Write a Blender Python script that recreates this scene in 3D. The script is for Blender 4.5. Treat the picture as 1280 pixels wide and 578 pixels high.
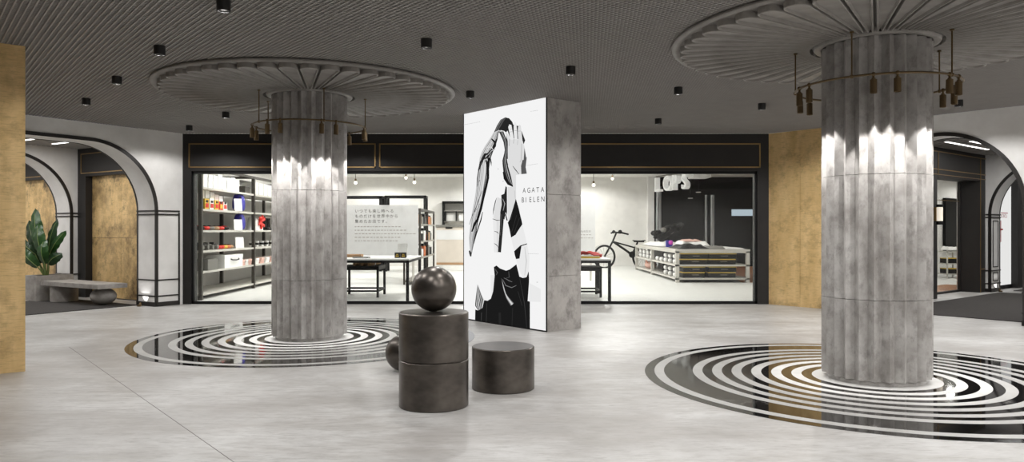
import bpy, bmesh, math, random
from mathutils import Vector, Matrix
C = bpy.context.scene
for o in list(bpy.data.objects): bpy.data.objects.remove(o)
random.seed(7)
pi = math.pi
# ------------------------------------------------------------ camera, world, exposure, lamps
F = 932.0; HY = 288.0; EYE = 1.5; H = 3.455        # focal length in px (1280 wide), horizon row, eye and ceiling height
cam = bpy.data.cameras.new('camera'); cam.sensor_width = 36; cam.lens = 36*F/1280; cam.shift_y = -1/1280
cam.clip_start = .05; cam.clip_end = 200
co = bpy.data.objects.new('camera', cam); C.collection.objects.link(co)
co.location = (0, 0, EYE); co.rotation_euler = (pi/2, 0, 0); C.camera = co
C.view_settings.view_transform = 'Standard'; C.view_settings.look = 'None'
C.view_settings.exposure = 0.0; C.view_settings.gamma = 1; C.view_settings.use_curve_mapping = False
C.cycles.max_bounces = 8; C.cycles.diffuse_bounces = 4; C.cycles.glossy_bounces = 4
C.cycles.sample_clamp_indirect = 6; C.cycles.caustics_reflective = False; C.cycles.caustics_refractive = False
wd = bpy.data.worlds.new('world'); C.world = wd; wd.use_nodes = True
wd.node_tree.nodes['Background'].inputs[0].default_value = (.9, .92, 1, 1)
wd.node_tree.nodes['Background'].inputs[1].default_value = .15
P_DOWN = 76.0       # ceiling downlights, W
P_CAN = 60.0        # chandelier cans, W
P_SHOP = 290.0      # unseen shop ceiling spots, W
P_CORR = 40.0
def lamp(name, kind, loc, power, col=(1, .985, .968), rot=(0, 0, 0), parent=None, **kw):
    l = bpy.data.lights.new(name, kind); l.energy = power; l.color = col
    for k, v in kw.items(): setattr(l, k, v)
    o = bpy.data.objects.new(name, l); C.collection.objects.link(o); o.location = loc; o.rotation_euler = rot
    if parent: o.parent = parent
    return o
# floor-plan frames
U = Vector((-.6332, .774)); V = Vector((.774, .6332))                # directions of the ceiling grid
A0 = Vector((-6.67, 15.1)); AW = Vector((-.53, -.848)); AS = Vector((-.848, .53))   # left arcade: along wall, into corridor
B0 = Vector((5.2, 15.1)); BW = Vector((.633, -.774)); BS = Vector((.774, .633))     # right arcade
COLS = {'right': (3.682, 7.55), 'left': (-2.826, 10.42)}
HALL = [(-6.67, 15.1), (5.2, 15.1), (12.16, 6.59), (12.16, -5), (-10.3, -5), (-10.3, 9.3)]
def inside(x, y, m=0):
    for i in range(6):
        a = HALL[i]; b = HALL[(i+1) % 6]; dx, dy = b[0]-a[0], b[1]-a[1]; L = math.hypot(dx, dy)
        if ((x-a[0])*dy-(y-a[1])*dx)/L < m: return False
    return True
def canopy_over(x, y): return any(math.hypot(x-c[0], y-c[1]) < 2.05 for c in COLS.values())
# unseen-from-here lamps of the same ceiling grid (the ones in view get their housings further down)
SEEN = [(2, 1), (3, 1), (4, 1), (1, 1), (1, 2), (1, 3), (2, 3), (1, 4), (2, 5), (1, 5), (5, 2), (4, 2), (0, 6)]
def grid(i, j):
    p = U*(4.42+2.035*i) + V*(.08+2.035*j); return p.x, p.y
for i in range(-6, 8):
    for j in range(1, 9):
        x, y = grid(i, j)
        if (i, j) in SEEN or not inside(x, y, .75) or canopy_over(x, y): continue
        if (i, j) in ((2, 4), (3, 4), (2, 2)) or (x-.3)**2+(y-12.2)**2 < 1.2: continue
        lamp('downlight_lamp', 'SPOT', (x, y, 3.35), P_DOWN, spot_size=math.radians(156), spot_blend=.32, shadow_soft_size=.04)
# ------------------------------------------------------------ materials
def mat(name, col, rough=.5, metal=0.0, col2=None, scale=4.0, stretch=(1, 1, 1), lo=.35, hi=.65, bump=0.0, detail=6.0, emit=None, estr=0.0, spec=.5, rvar=0.0):
    m = bpy.data.materials.new(name); m.use_nodes = True; n = m.node_tree.nodes; lk = m.node_tree.links
    b = n['Principled BSDF']; b.inputs['Roughness'].default_value = rough; b.inputs['Metallic'].default_value = metal
    b.inputs['Specular IOR Level'].default_value = spec
    b.inputs['Base Color'].default_value = (*col, 1)
    tc = n.new('ShaderNodeTexCoord'); mp = n.new('ShaderNodeMapping'); mp.inputs['Scale'].default_value = stretch
    nz = n.new('ShaderNodeTexNoise'); nz.inputs['Scale'].default_value = scale; nz.inputs['Detail'].default_value = detail; nz.inputs['Roughness'].default_value = .62
    lk.new(tc.outputs['Object'], mp.inputs[0]); lk.new(mp.outputs[0], nz.inputs['Vector'])
    if col2 is None: col2 = tuple(c*.93 for c in col)
    r = n.new('ShaderNodeValToRGB'); r.color_ramp.elements[0].position = lo; r.color_ramp.elements[1].position = hi
    r.color_ramp.elements[0].color = (*col2, 1); r.color_ramp.elements[1].color = (*col, 1)
    lk.new(nz.outputs['Fac'], r.inputs[0]); lk.new(r.outputs[0], b.inputs['Base Color'])
    if bump:
        bp = n.new('ShaderNodeBump'); bp.inputs['Strength'].default_value = bump; bp.inputs['Distance'].default_value = .02
        lk.new(nz.outputs['Fac'], bp.inputs['Height']); lk.new(bp.outputs[0], b.inputs['Normal'])
    if rvar:
        mr = n.new('ShaderNodeMapRange'); mr.inputs['To Min'].default_value = rough-rvar; mr.inputs['To Max'].default_value = rough+rvar
        lk.new(nz.outputs['Fac'], mr.inputs['Value']); lk.new(mr.outputs[0], b.inputs['Roughness'])
    if emit: b.inputs['Emission Color'].default_value = (*emit, 1); b.inputs['Emission Strength'].default_value = estr
    return m
def s2l(*c): return tuple((v/255/12.92 if v/255 < .04045 else ((v/255+.055)/1.055)**2.4) for v in c)
def emis(name, g, s=1.0):
    m = bpy.data.materials.new(name); m.use_nodes = True; n = m.node_tree.nodes; n.clear()
    e = n.new('ShaderNodeEmission'); e.inputs[0].default_value = (*g, 1); e.inputs[1].default_value = s
    o = n.new('ShaderNodeOutputMaterial'); m.node_tree.links.new(e.outputs[0], o.inputs[0]); return m
def mix_layer(m, build):
    """put a second colour layer over the base colour of m; build(nodes, links) returns (factor socket, colour)"""
    n = m.node_tree.nodes; lk = m.node_tree.links; b = n['Principled BSDF']; src = b.inputs['Base Color'].links[0].from_socket
    fac, col = build(n, lk); mx = n.new('ShaderNodeMix'); mx.data_type = 'RGBA'
    lk.new(fac, mx.inputs[0]); lk.new(src, mx.inputs[6]); mx.inputs[7].default_value = (*col, 1); lk.new(mx.outputs[2], b.inputs['Base Color'])
def noise_fac(scale, lo, hi, stretch=(1, 1, 1), detail=8, coord='Object', amp=1.0, zr=None):
    def f(n, lk, col=None):
        tc = n.new('ShaderNodeTexCoord'); mp = n.new('ShaderNodeMapping'); mp.inputs['Scale'].default_value = stretch
        nz = n.new('ShaderNodeTexNoise'); nz.inputs['Scale'].default_value = scale; nz.inputs['Detail'].default_value = detail; nz.inputs['Roughness'].default_value = .7
        lk.new(tc.outputs[coord], mp.inputs[0]); lk.new(mp.outputs[0], nz.inputs['Vector'])
        mr = n.new('ShaderNodeMapRange'); mr.inputs['From Min'].default_value = lo; mr.inputs['From Max'].default_value = hi; mr.inputs['To Max'].default_value = amp
        lk.new(nz.outputs['Fac'], mr.inputs['Value']); return mr.outputs[0]
    return f
M = {}
M['floor'] = mat('floor_stone', s2l(202, 201, 199), .42, 0, s2l(166, 163, 160), .9, (1, 1, 1), .36, .62, .0, 12, rvar=.06)
mix_layer(M['floor'], lambda n, lk: (noise_fac(1.9, .46, .64, (.45, 1.5, 1), 14, amp=.6)(n, lk), s2l(158, 153, 148)))
mix_layer(M['floor'], lambda n, lk: (noise_fac(9, .52, .68, (.5, 1.5, 1), 10, amp=.4)(n, lk), s2l(150, 146, 142)))
mix_layer(M['floor'], lambda n, lk: (noise_fac(18, .5, .66, (.4, 1.8, 1), 10, amp=.5)(n, lk), s2l(138, 134, 130)))
M['joint'] = mat('floor_joint', s2l(132, 128, 124), .8)
M['ceil'] = mat('ceiling_slat', s2l(164, 160, 156), .6)
M['plenum'] = mat('ceiling_void', s2l(60, 56, 53), .9)
M['conc'] = mat('grey_concrete', s2l(178, 175, 172), .3, .0, s2l(136, 132, 128), 3.6, (1, 1, .8), .36, .64, .03, 12, rvar=.08, spec=.7)
mix_layer(M['conc'], lambda n, lk: (noise_fac(13, .5, .68, (1, 1, .6), 12, amp=.55)(n, lk), s2l(98, 94, 90)))
M['conc2'] = mat('pillar_concrete', s2l(186, 182, 178), .5, .0, s2l(140, 136, 132), 1.8, (1, 1, .8), .3, .7, .04, 12)
mix_layer(M['conc2'], lambda n, lk: (noise_fac(6, .48, .66, (1, 1, .7), 12, amp=.65)(n, lk), s2l(96, 92, 88)))
M['canopy'] = mat('canopy_plaster', s2l(150, 146, 141), .5, 0, s2l(118, 114, 109), 3, (1, 1, 1), .3, .7, .02, 8)
M['white'] = mat('white_plaster', s2l(244, 243, 241), .55, 0, s2l(220, 218, 215), .8)
M['shopwhite'] = mat('shop_white', s2l(236, 234, 230), .6)
M['shopfloor'] = mat('shop_floor', s2l(228, 228, 224), .5)
M['black'] = mat('dark_bronze_metal', s2l(40, 38, 37), .5, .0, s2l(36, 34, 33), 3, spec=.35)
M['trim'] = mat('black_trim', s2l(38, 35, 33), .4)
M['brass'] = mat('brass_line', s2l(160, 132, 88), .35, .7)
M['rug'] = mat('charcoal_rug', s2l(62, 58, 56), .95, 0, s2l(48, 45, 43), 22, (1, 1, 1), .3, .7, .3)
def gold(name, dark=False):
    m = mat(name, s2l(238, 206, 150), .4, .22, s2l(214, 180, 122), 5, (1, 1, .25), .3, .7, .0, 10, rvar=.1)
    mix_layer(m, lambda n, lk: (noise_fac(3.2, .5, .7, (1, 1, 1.2), 14, amp=.6)(n, lk), s2l(140, 112, 70)))
    mix_layer(m, lambda n, lk: (noise_fac(1.3, .54, .74, (1, 1, 1), 14, amp=.7)(n, lk), s2l(92, 76, 54)))
    mix_layer(m, lambda n, lk: (noise_fac(60, .5, .75, (.12, .12, 2), 3, amp=.45)(n, lk), s2l(132, 100, 56)))
    if dark:
        mix_layer(m, lambda n, lk: (noise_fac(.9, .44, .62, (1, 1, .8), 14, amp=.85)(n, lk), s2l(96, 72, 42)))
        mix_layer(m, lambda n, lk: (noise_fac(2.2, .52, .66, (1, 1, 1), 14, amp=.9)(n, lk), s2l(60, 46, 30)))
    return m
M['gold'] = gold('gold_leaf_panel'); M['golddoor'] = gold('patinated_gold_leaf', True)
M['stool'] = mat('dark_bronze', s2l(104, 98, 92), .33, .8, s2l(78, 73, 69), 3.5, (1, 1, 1.6), .35, .65, .0, 3, rvar=.05)
M['mblack'] = mat('black_marble', s2l(16, 15, 15), .045, 0, s2l(12, 11, 11), 2, spec=1.0)
M['mblack'].node_tree.nodes['Principled BSDF'].inputs['IOR'].default_value = 1.85
def veins(n, lk):
    tc = n.new('ShaderNodeTexCoord'); nz = n.new('ShaderNodeTexNoise'); nz.inputs['Scale'].default_value = 1.1; nz.inputs['Detail'].default_value = 5
    lk.new(tc.outputs['Object'], nz.inputs['Vector'])
    a = n.new('ShaderNodeMath'); a.operation = 'SUBTRACT'; a.inputs[1].default_value = .5; lk.new(nz.outputs['Fac'], a.inputs[0])
    b = n.new('ShaderNodeMath'); b.operation = 'ABSOLUTE'; lk.new(a.outputs[0], b.inputs[0])
    c = n.new('ShaderNodeMapRange'); c.inputs['From Min'].default_value = .0022; c.inputs['From Max'].default_value = 0; lk.new(b.outputs[0], c.inputs['Value'])
    n2 = n.new('ShaderNodeTexNoise'); n2.inputs['Scale'].default_value = 2.3; lk.new(tc.outputs['Object'], n2.inputs['Vector'])
    d = n.new('ShaderNodeMapRange'); d.inputs['From Min'].default_value = .52; d.inputs['From Max'].default_value = .62; lk.new(n2.outputs['Fac'], d.inputs['Value'])
    e = n.new('ShaderNodeMath'); e.operation = 'MULTIPLY'; lk.new(c.outputs[0], e.inputs[0]); lk.new(d.outputs[0], e.inputs[1])
    return e.outputs[0], s2l(190, 186, 180)
mix_layer(M['mblack'], veins)
M['mwhite'] = mat('white_marble', s2l(184, 183, 180), .45, 0, s2l(172, 171, 168), 3)
M['canbrass'] = mat('aged_brass', s2l(106, 88, 62), .38, .65)
M['dl'] = mat('downlight_black', s2l(30, 29, 28), .5)
M['lens'] = emis('lamp_lens', (1, .96, .9), 1.6)
M['strip'] = emis('strip_light', (1, .97, .93), 4.0)
M['bulb'] = emis('bulb_glow', (1, .93, .82), 4.0)
M['bench'] = mat('bench_concrete', s2l(176, 172, 167), .6, 0, s2l(132, 127, 122), 5, (1, 1, 1), .3, .7, .1, 10)
M['leaf'] = mat('banana_leaf', s2l(46, 84, 36), .32, 0, s2l(28, 60, 24), 6, (1, 1, 1))
M['leafdark'] = mat('dark_leaf', s2l(34, 66, 32), .35, 0, s2l(22, 48, 20), 6)
M['rib'] = mat('leaf_rib', s2l(120, 140, 80), .5)
M['soil'] = mat('soil', s2l(48, 40, 34), .95)
M['steel'] = mat('grey_steel', s2l(150, 146, 138), .42, .5)
M['steeldark'] = mat('dark_steel', s2l(70, 66, 60), .45, .5)
M['lsteel'] = mat('light_steel', s2l(205, 202, 194), .45, .2)
M['blk'] = mat('matt_black', s2l(15, 15, 15), .55, spec=.25)
M['wht'] = mat('card_white', s2l(242, 241, 238), .6)
M['red'] = mat('red_cloth', s2l(214, 44, 30), .6)
M['yel'] = mat('yellow_card', s2l(226, 190, 70), .55)
M['ora'] = mat('orange_card', s2l(204, 110, 60), .6)
M['blu'] = mat('blue_nylon', s2l(44, 40, 150), .6)
M['gry'] = mat('grey_card', s2l(120, 118, 112), .6)
M['tan'] = mat('tan_paper', s2l(176, 140, 104), .7)
M['pink'] = mat('pink_fabric', s2l(228, 186, 172), .8)
M['mag'] = mat('magenta_plastic', s2l(190, 40, 170), .4)
M['beige'] = mat('beige_panel', s2l(214, 204, 192), .5)
M['chrome'] = mat('chrome', s2l(186, 188, 192), .12, 1.0)
M['wood'] = mat('oak_floor', s2l(196, 128, 70), .3, 0, s2l(150, 92, 46), 3, (.6, 8, 1), .3, .7)
M['dglass'] = mat('black_glass', s2l(8, 8, 9), .06, 0, s2l(6, 6, 7), 1, spec=.12)
M['ink'] = mat('print_grey', s2l(70, 66, 62), .7)
M['inkred'] = mat('print_red', s2l(200, 40, 40), .6)
def glass(name):
    m = bpy.data.materials.new(name); m.use_nodes = True; n = m.node_tree.nodes; n.clear(); lk = m.node_tree.links
    o = n.new('ShaderNodeOutputMaterial'); mx = n.new('ShaderNodeMixShader'); t = n.new('ShaderNodeBsdfTransparent'); g = n.new('ShaderNodeBsdfGlossy')
    g.inputs['Roughness'].default_value = .02; lw = n.new('ShaderNodeLayerWeight'); lw.inputs[0].default_value = .5; pw = n.new('ShaderNodeMath'); pw.operation = 'POWER'; pw.inputs[1].default_value = 5; lk.new(lw.outputs['Facing'], pw.inputs[0])
    fr = n.new('ShaderNodeMath'); fr.operation = 'MULTIPLY_ADD'; fr.inputs[1].default_value = .8; fr.inputs[2].default_value = .03; lk.new(pw.outputs[0], fr.inputs[0])
    t.inputs[0].default_value = (.97, .98, .975, 1)
    lk.new(fr.outputs[0], mx.inputs[0]); lk.new(t.outputs[0], mx.inputs[1]); lk.new(g.outputs[0], mx.inputs[2]); lk.new(mx.outputs[0], o.inputs[0]); return m
M['glass'] = glass('clear_glass')
# ------------------------------------------------------------ mesh helpers
ORG = {}
def base(o):
    return ORG.get(o.name, Vector((0, 0, 0)))
class MB:
    def __init__(s): s.v = []; s.f = []; s.mi = []; s.sm = []; s.sharp = set()
    def add(s, vs, fs, mi=0, smooth=False):
        k = len(s.v); s.v += [Vector(p) for p in vs]
        for f in fs: s.f.append([i+k for i in f]); s.mi.append(mi); s.sm.append(smooth)
        return s
    def box(s, x0, x1, y0, y1, z0, z1, mi=0):
        return s.add([(x, y, z) for z in (z0, z1) for y in (y0, y1) for x in (x0, x1)],
                     [(0, 2, 3, 1), (4, 5, 7, 6), (0, 1, 5, 4), (2, 6, 7, 3), (0, 4, 6, 2), (1, 3, 7, 5)], mi)
    def cbox(s, c, sz, mi=0):
        return s.box(c[0]-sz[0]/2, c[0]+sz[0]/2, c[1]-sz[1]/2, c[1]+sz[1]/2, c[2]-sz[2]/2, c[2]+sz[2]/2, mi)
    def fbox(s, o, a, b, a0, a1, b0, b1, z0, z1, mi=0):
        P = lambda i, j, z: (o.x+a.x*i+b.x*j, o.y+a.y*i+b.y*j, z)
        return s.add([P(i, j, z) for z in (z0, z1) for j in (b0, b1) for i in (a0, a1)],
                     [(0, 2, 3, 1), (4, 5, 7, 6), (0, 1, 5, 4), (2, 6, 7, 3), (0, 4, 6, 2), (1, 3, 7, 5)], mi)
    def tube(s, pts, r, n=10, mi=0, closed=False, cap=True):
        pts = [Vector(p) for p in pts]; rs = r if isinstance(r, (list, tuple)) else [r]*len(pts); k = len(pts); vs = []; fs = []; up = None
        for i, p in enumerate(pts):
            if closed: d = pts[(i+1) % k]-pts[i-1]
            else: d = pts[min(i+1, k-1)]-pts[max(i-1, 0)]
            d.normalize()
            if up is None: up = Vector((0, 0, 1)) if abs(d.z) < .9 else Vector((1, 0, 0))
            x = d.cross(up).normalized(); up = x.cross(d).normalized()
            vs += [p+(x*math.cos(2*pi*j/n)+up*math.sin(2*pi*j/n))*rs[i] for j in range(n)]
        for i in range(k if closed else k-1):
            for j in range(n): a = i*n; b = ((i+1) % k)*n; fs.append((a+j, a+(j+1) % n, b+(j+1) % n, b+j))
        s.add(vs, fs, mi, True)
        if cap and not closed: s.add(vs[:n], [tuple(range(n-1, -1, -1))], mi); s.add(vs[-n:], [tuple(range(n))], mi)
        return s
    def lathe(s, prof, c=(0, 0, 0), n=48, mi=0, smooth=True):
        vs = []; fs = []; m = len(prof)
        for j in range(n):
            a = 2*pi*j/n; vs += [(c[0]+r*math.cos(a), c[1]+r*math.sin(a), c[2]+z) for r, z in prof]
        for j in range(n):
            b = ((j+1) % n)*m
            for i in range(m-1): fs.append((j*m+i, b+i, b+i+1, j*m+i+1))
        return s.add(vs, fs, mi, smooth)
    def cyl(s, c, r, z0, z1, n=32, mi=0, bev=0.0):
        b = bev
        pr = [(0, z0), (r-b, z0)]+([(r, z0+b)] if b else [])+([(r, z1-b)] if b else [])+[(r-b, z1), (0, z1)]
        s.lathe(pr, (c[0], c[1], 0), n, mi); return s
    def ball(s, c, r, mi=0, n=24, sz=1.0):
        return s.lathe([(r*math.sin(pi*i/(n//2)), -r*sz*math.cos(pi*i/(n//2))) for i in range(n//2+1)], c, n, mi)
    def grid(s, fn, nu, nv, mi=0, smooth=True):
        vs = [fn(i/nu, j/nv) for j in range(nv+1) for i in range(nu+1)]
        fs = [(j*(nu+1)+i, j*(nu+1)+i+1, (j+1)*(nu+1)+i+1, (j+1)*(nu+1)+i) for j in range(nv) for i in range(nu)]
        return s.add(vs, fs, mi, smooth)
    def text(s, body, size, o, ax, up, mi=0, spacing=1.0, off=0.0, ext=0.0):
        """flat lettering: o = left baseline point, ax = reading direction, up = up direction (unit vectors)"""
        cu = bpy.data.curves.new('t', 'FONT'); cu.body = body; cu.size = size; cu.space_character = spacing; cu.offset = off; cu.extrude = ext
        ob = bpy.data.objects.new('t', cu); C.collection.objects.link(ob); bpy.context.view_layer.update()
        me = bpy.data.meshes.new_from_object(ob.evaluated_get(bpy.context.evaluated_depsgraph_get()))
        ax = Vector(ax); up = Vector(up); nn = ax.cross(up)
        s.add([Vector(o)+ax*v.co.x+up*v.co.y+nn*v.co.z for v in me.vertices], [tuple(p.vertices) for p in me.polygons], mi)
        bpy.data.objects.remove(ob); bpy.data.meshes.remove(me); return s
    def build(s, name, mats, parent=None, merge=False, recalc=True, sharp=None):
        if not isinstance(mats, (list, tuple)): mats = [mats]
        if parent is not None: og = base(parent)
        else:
            xs = [p.x for p in s.v]; ys = [p.y for p in s.v]; zs = [p.z for p in s.v]
            og = Vector(((min(xs)+max(xs))/2, (min(ys)+max(ys))/2, min(zs)))
        me = bpy.data.meshes.new(name); me.from_pydata([p-og for p in s.v], [], s.f); me.update()
        for i, p in enumerate(me.polygons): p.material_index = s.mi[i]; p.use_smooth = s.sm[i]
        for m in mats: me.materials.append(m)
        bm = bmesh.new(); bm.from_mesh(me)
        bmesh.ops.remove_doubles(bm, verts=bm.verts, dist=1e-5)
        if recalc: bmesh.ops.recalc_face_normals(bm, faces=bm.faces)
        for e in bm.edges:
            if len(e.link_faces) == 2 and e.calc_face_angle(0) > math.radians(sharp if sharp else 40): e.smooth = False
        bm.to_mesh(me); bm.free()
        o = bpy.data.objects.new(name, me); C.collection.objects.link(o)
        if parent is not None: o.parent = parent; ORG[o.name] = og
        else: o.location = og; ORG[o.name] = og
        return o
def tag(o, label, cat, group=None, kind=None):
    o['label'] = label; o['category'] = cat
    if group: o['group'] = group
    if kind: o['kind'] = kind
    return o
def thing(name, label, cat, loc, group=None):
    o = bpy.data.objects.new(name, None); C.collection.objects.link(o); o.location = loc; o.empty_display_size = .1
    ORG[o.name] = Vector(loc); return tag(o, label, cat, group)
def struct(mb, name, mats, parent=None, **k):
    o = mb.build(name, mats, parent, **k)
    if parent is None: o['kind'] = 'structure'
    return o
def solo(mb, name, mats, label, cat, group=None, **k): return tag(mb.build(name, mats, **k), label, cat, group)
def dup(root, loc, label, group=None):
    r = root.copy(); C.collection.objects.link(r); r.location = loc; r['label'] = label; ORG[r.name] = Vector(loc)
    if group: r['group'] = group
    for ch in list(root.children):
        c = ch.copy(); C.collection.objects.link(c); c.parent = r
        for g in ch.children: d = g.copy(); C.collection.objects.link(d); d.parent = c
    return r
def at(px, py, Y): return Vector(((px-640)/F*Y, Y, EYE+(HY-py)/F*Y))     # a point at depth Y seen at a pixel of the photo
def fl(o, a, b, t, s): return o+a*t+b*s
ORDN = ['first', 'second', 'third', 'fourth', 'fifth', 'sixth', 'seventh', 'eighth', 'ninth', 'tenth', 'eleventh', 'twelfth']
# ------------------------------------------------------------ the hall
struct(MB().box(-22, 26, -6, 34, -.3, 0), 'floor', M['floor'])
jt = MB()
for v in (-6.52, 1.66):
    jt.fbox(Vector((0, 0)), U, V, -9, 11, v-.0022, v+.0022, -.002, .0012)
for u in (-3.95,):
    jt.fbox(Vector((0, 0)), U, V, u-.003, u+.003, -8, 12, -.002, .0012)
struct(jt, 'trim_1', M['joint'])
# egg-crate ceiling: real slats, 5 cm pitch both ways, clipped to the hall outline
def clip_line(p, d):
    lo, hi = -1e9, 1e9
    for i in range(6):
        a = Vector(HALL[i]); b = Vector(HALL[(i+1) % 6]); e = b-a; nrm = Vector((e.y, -e.x))      # inside: dot >= 0
        num = (p-a).dot(nrm); den = d.dot(nrm)
        if abs(den) < 1e-9:
            if num < 0: return None
            continue
        t = -num/den
        if den > 0: lo = max(lo, t)
        else: hi = min(hi, t)
    return (lo, hi) if hi > lo else None
cm = MB(); Z2 = Vector((0, 0))
for k in range(-300, 460):
    q = k*.05
    c = clip_line(V*q, U)
    if c: cm.fbox(Z2, U, V, c[0], c[1], q-.006, q+.006, H, H+.035)
    c = clip_line(U*q, V)
    if c: cm.fbox(Z2, U, V, q-.0075, q+.0075, c[0], c[1], H+.006, H+.035)
struct(cm, 'ceiling', M['ceil'], merge=False, recalc=False)
vd = MB(); vd.add([(x, y, z) for z in (H+.10, H+.16) for x, y in HALL], [tuple(range(5, -1, -1)), tuple(range(6, 12))]+[(i, (i+1) % 6, (i+1) % 6+6, i+6) for i in range(6)])
struct(vd, 'ceiling', M['plenum'])
# walls
def wall_front():
    m = MB(); y0, y1 = 15.1, 15.4
    m.box(-6.68, 5.2, y0, y1, 2.70, H)                                   # fascia
    m.box(-6.68, -6.50, y0, y1, 0, 2.70); m.box(4.97, 5.2, y0, y1, 0, 2.70)
    return m
struct(wall_front(), 'wall_front', M['black'])
bt = MB()
for xa, xb in ((-6.545, -2.76), (-2.69, 1.14), (1.21, 5.03)):
    for q in ((xa, xb, 3.235, 3.26), (xa, xb, 2.765, 2.79)): bt.box(q[0], q[1], 15.082, 15.1, q[2], q[3])
    for x in (xa, xb-.025): bt.box(x, x+.025, 15.082, 15.1, 2.765, 3.26)
struct(bt, 'trim_2', M['brass'])
wf = MB(); wf.box(-6.50, 4.97, 15.13, 15.21, 2.645, 2.70).box(-6.50, 4.97, 15.13, 15.21, .0, .055).box(-6.50, -6.46, 15.13, 15.21, 0, 2.7).box(4.93, 4.97, 15.13, 15.21, 0, 2.7)
w1 = struct(wf, 'window_1', M['blk'])
gp = MB(); gp.box(-6.46, 4.93, 15.165, 15.173, .055, 2.645); gp.build('pane', M['glass'], w1)
# arcade walls with round-cornered openings
def arc_path(a, b, spring, r, n=22, off=0.0):
    P = [(a-off, 0), (a-off, spring)]
    for i in range(1, n+1):
        g = pi/2*i/n; P.append((a+r-(r+off)*math.cos(g), spring+(r+off)*math.sin(g)))
    Q = []
    for i in range(n+1):
        g = pi/2*i/n; Q.append((b-r+(r+off)*math.sin(g), spring+(r+off)*math.cos(g)))
    return P+Q+[(b+off, 0)]
def arcade(name, o, w, s, t0, t1, a, b, s0, s1, top, tn, spring=1.86, r=1.27, piers=((0, 0),)):
    P = arc_path(a, b, spring, r); m = MB()
    X = lambda t, d, z: (o.x+w.x*t+s.x*d, o.y+w.y*t+s.y*d, z)
    for (ta, za), (tb, zb) in zip(P[1:-2], P[2:-1]):
        if abs(tb-ta) < 1e-6: continue
        m.add([X(ta, s0, za), X(tb, s0, zb), X(tb, s0, top), X(ta, s0, top)], [(0, 1, 2, 3)])
        m.add([X(ta, s1, za), X(tb, s1, zb), X(tb, s1, top), X(ta, s1, top)], [(3, 2, 1, 0)])
        m.add([X(ta, s0, za), X(tb, s0, zb), X(tb, s1, zb), X(ta, s1, za)], [(0, 3, 2, 1)], 0, True)
        m.add([X(ta, s0, top), X(tb, s0, top), X(tb, s1, top), X(ta, s1, top)], [(0, 1, 2, 3)])
    for ta, tb, je in ((t0, a, a), (b, t1, b)):
        if tb-ta < 1e-4: continue
        m.fbox(o, w, s, ta, tb, s0, s1, 0, top)
    struct(m, name, M['white'], recalc=True)
    tr = MB()
    for wd_, off0, sa, sb, grow in ((.055, 0, s0-.016, s0+.01, 1), (.03, 0, s1-.03, s1+.012, 1)):
        I = arc_path(a, b, spring, r, 22, -.008); O = arc_path(a, b, spring, r, 22, wd_)
        for i in range(len(I)-1):
            vs = [X(p[0], d, p[1]) for d in (sa, sb) for p in (I[i], I[i+1], O[i+1], O[i])]
            tr.add(vs, [(0, 1, 2, 3), (7, 6, 5, 4), (0, 4, 5, 1), (1, 5, 6, 2), (2, 6, 7, 3), (3, 7, 4, 0)])
    for p0, p1 in piers:
        for z0, z1 in ((1.795, 1.825), (1.865, 1.895), (.505, .53), (.19, .215), (0, .085)):
            tr.fbox(o, w, s, p0, p1, s0-.016, s1+.012, z0, z1)
    for p0, p1 in piers:
        q = p0 if p1 < b else p1-.03
        if p1-p0 > .3: tr.fbox(o, w, s, q, q+.03, s0-.016, s0+.02, 0, 1.86)
    struct(tr, tn, M['trim'])
arcade('wall_left', A0, AW, AS, 0, 6.75, .593, 5.4, 0, .6, H, 'trim_3', piers=((.07, .61), (5.38, 6.2)))
arcade('wall_left', A0, AW, AS, .233, 5.5, .393, 4.6, 3.5, 4.1, 3.33, 'trim_4', piers=((.24, .41),))
arcade('wall_right', B0, BW, BS, 1.7, 11.0, 1.95, 4.43, 0, .5, H, 'trim_5', r=1.24, piers=((1.72, 1.97), (4.41, 5.0)))
arcade('wall_right', B0, BW, BS, 1.65, 7, 1.77, 4.31, 6.8, 7.4, 3.33, 'trim_6', piers=((1.655, 1.79),))
# panel mouldings on the far pier's reveal
mo = MB()
for z0, z1 in ((.6, 1.74), (.26, .47)):
    for z in (z0, z1-.02): mo.fbox(B0, BW, BS, 1.765, 1.782, 6.92, 7.28, z, z+.02)
    for q in (6.92, 7.26): mo.fbox(B0, BW, BS, 1.765, 1.782, q, q+.02, z0, z1)
struct(mo, 'trim_7', M['trim'])
# gold panelled stretch right of the shop front
gw = MB(); gw.fbox(B0, BW, BS, 0, .677, 0, .3, 0, H).fbox(B0, BW, BS, .683, 1.357, 0, .3, 0, H).fbox(B0, BW, BS, 1.363, 1.72, 0, .3, 0, H)
struct(gw, 'wall_right', M['gold'])
struct(MB().fbox(B0, BW, BS, 0, 1.7, .3, .5, 0, H), 'wall_right', M['black'])
# free-standing gold wall in the left foreground
G0 = Vector((-5.17, 7.92)); gl = MB()
gl.fbox(G0, -V, U, 0, 1.2, 0, .35, 0, H).fbox(G0, -V, U, 1.206, 3.2, 0, .35, 0, H)
struct(gl, 'wall_left', M['gold'])
# hall enclosure behind the camera
en = MB(); en.box(-10.3, 12.16, -5.2, -5, 0, H).box(-10.5, -10.3, -5.2, 9.3, 0, H).box(12.16, 12.36, -5.2, 6.59, 0, H)
struct(en, 'wall_back', M['white'])
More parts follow.
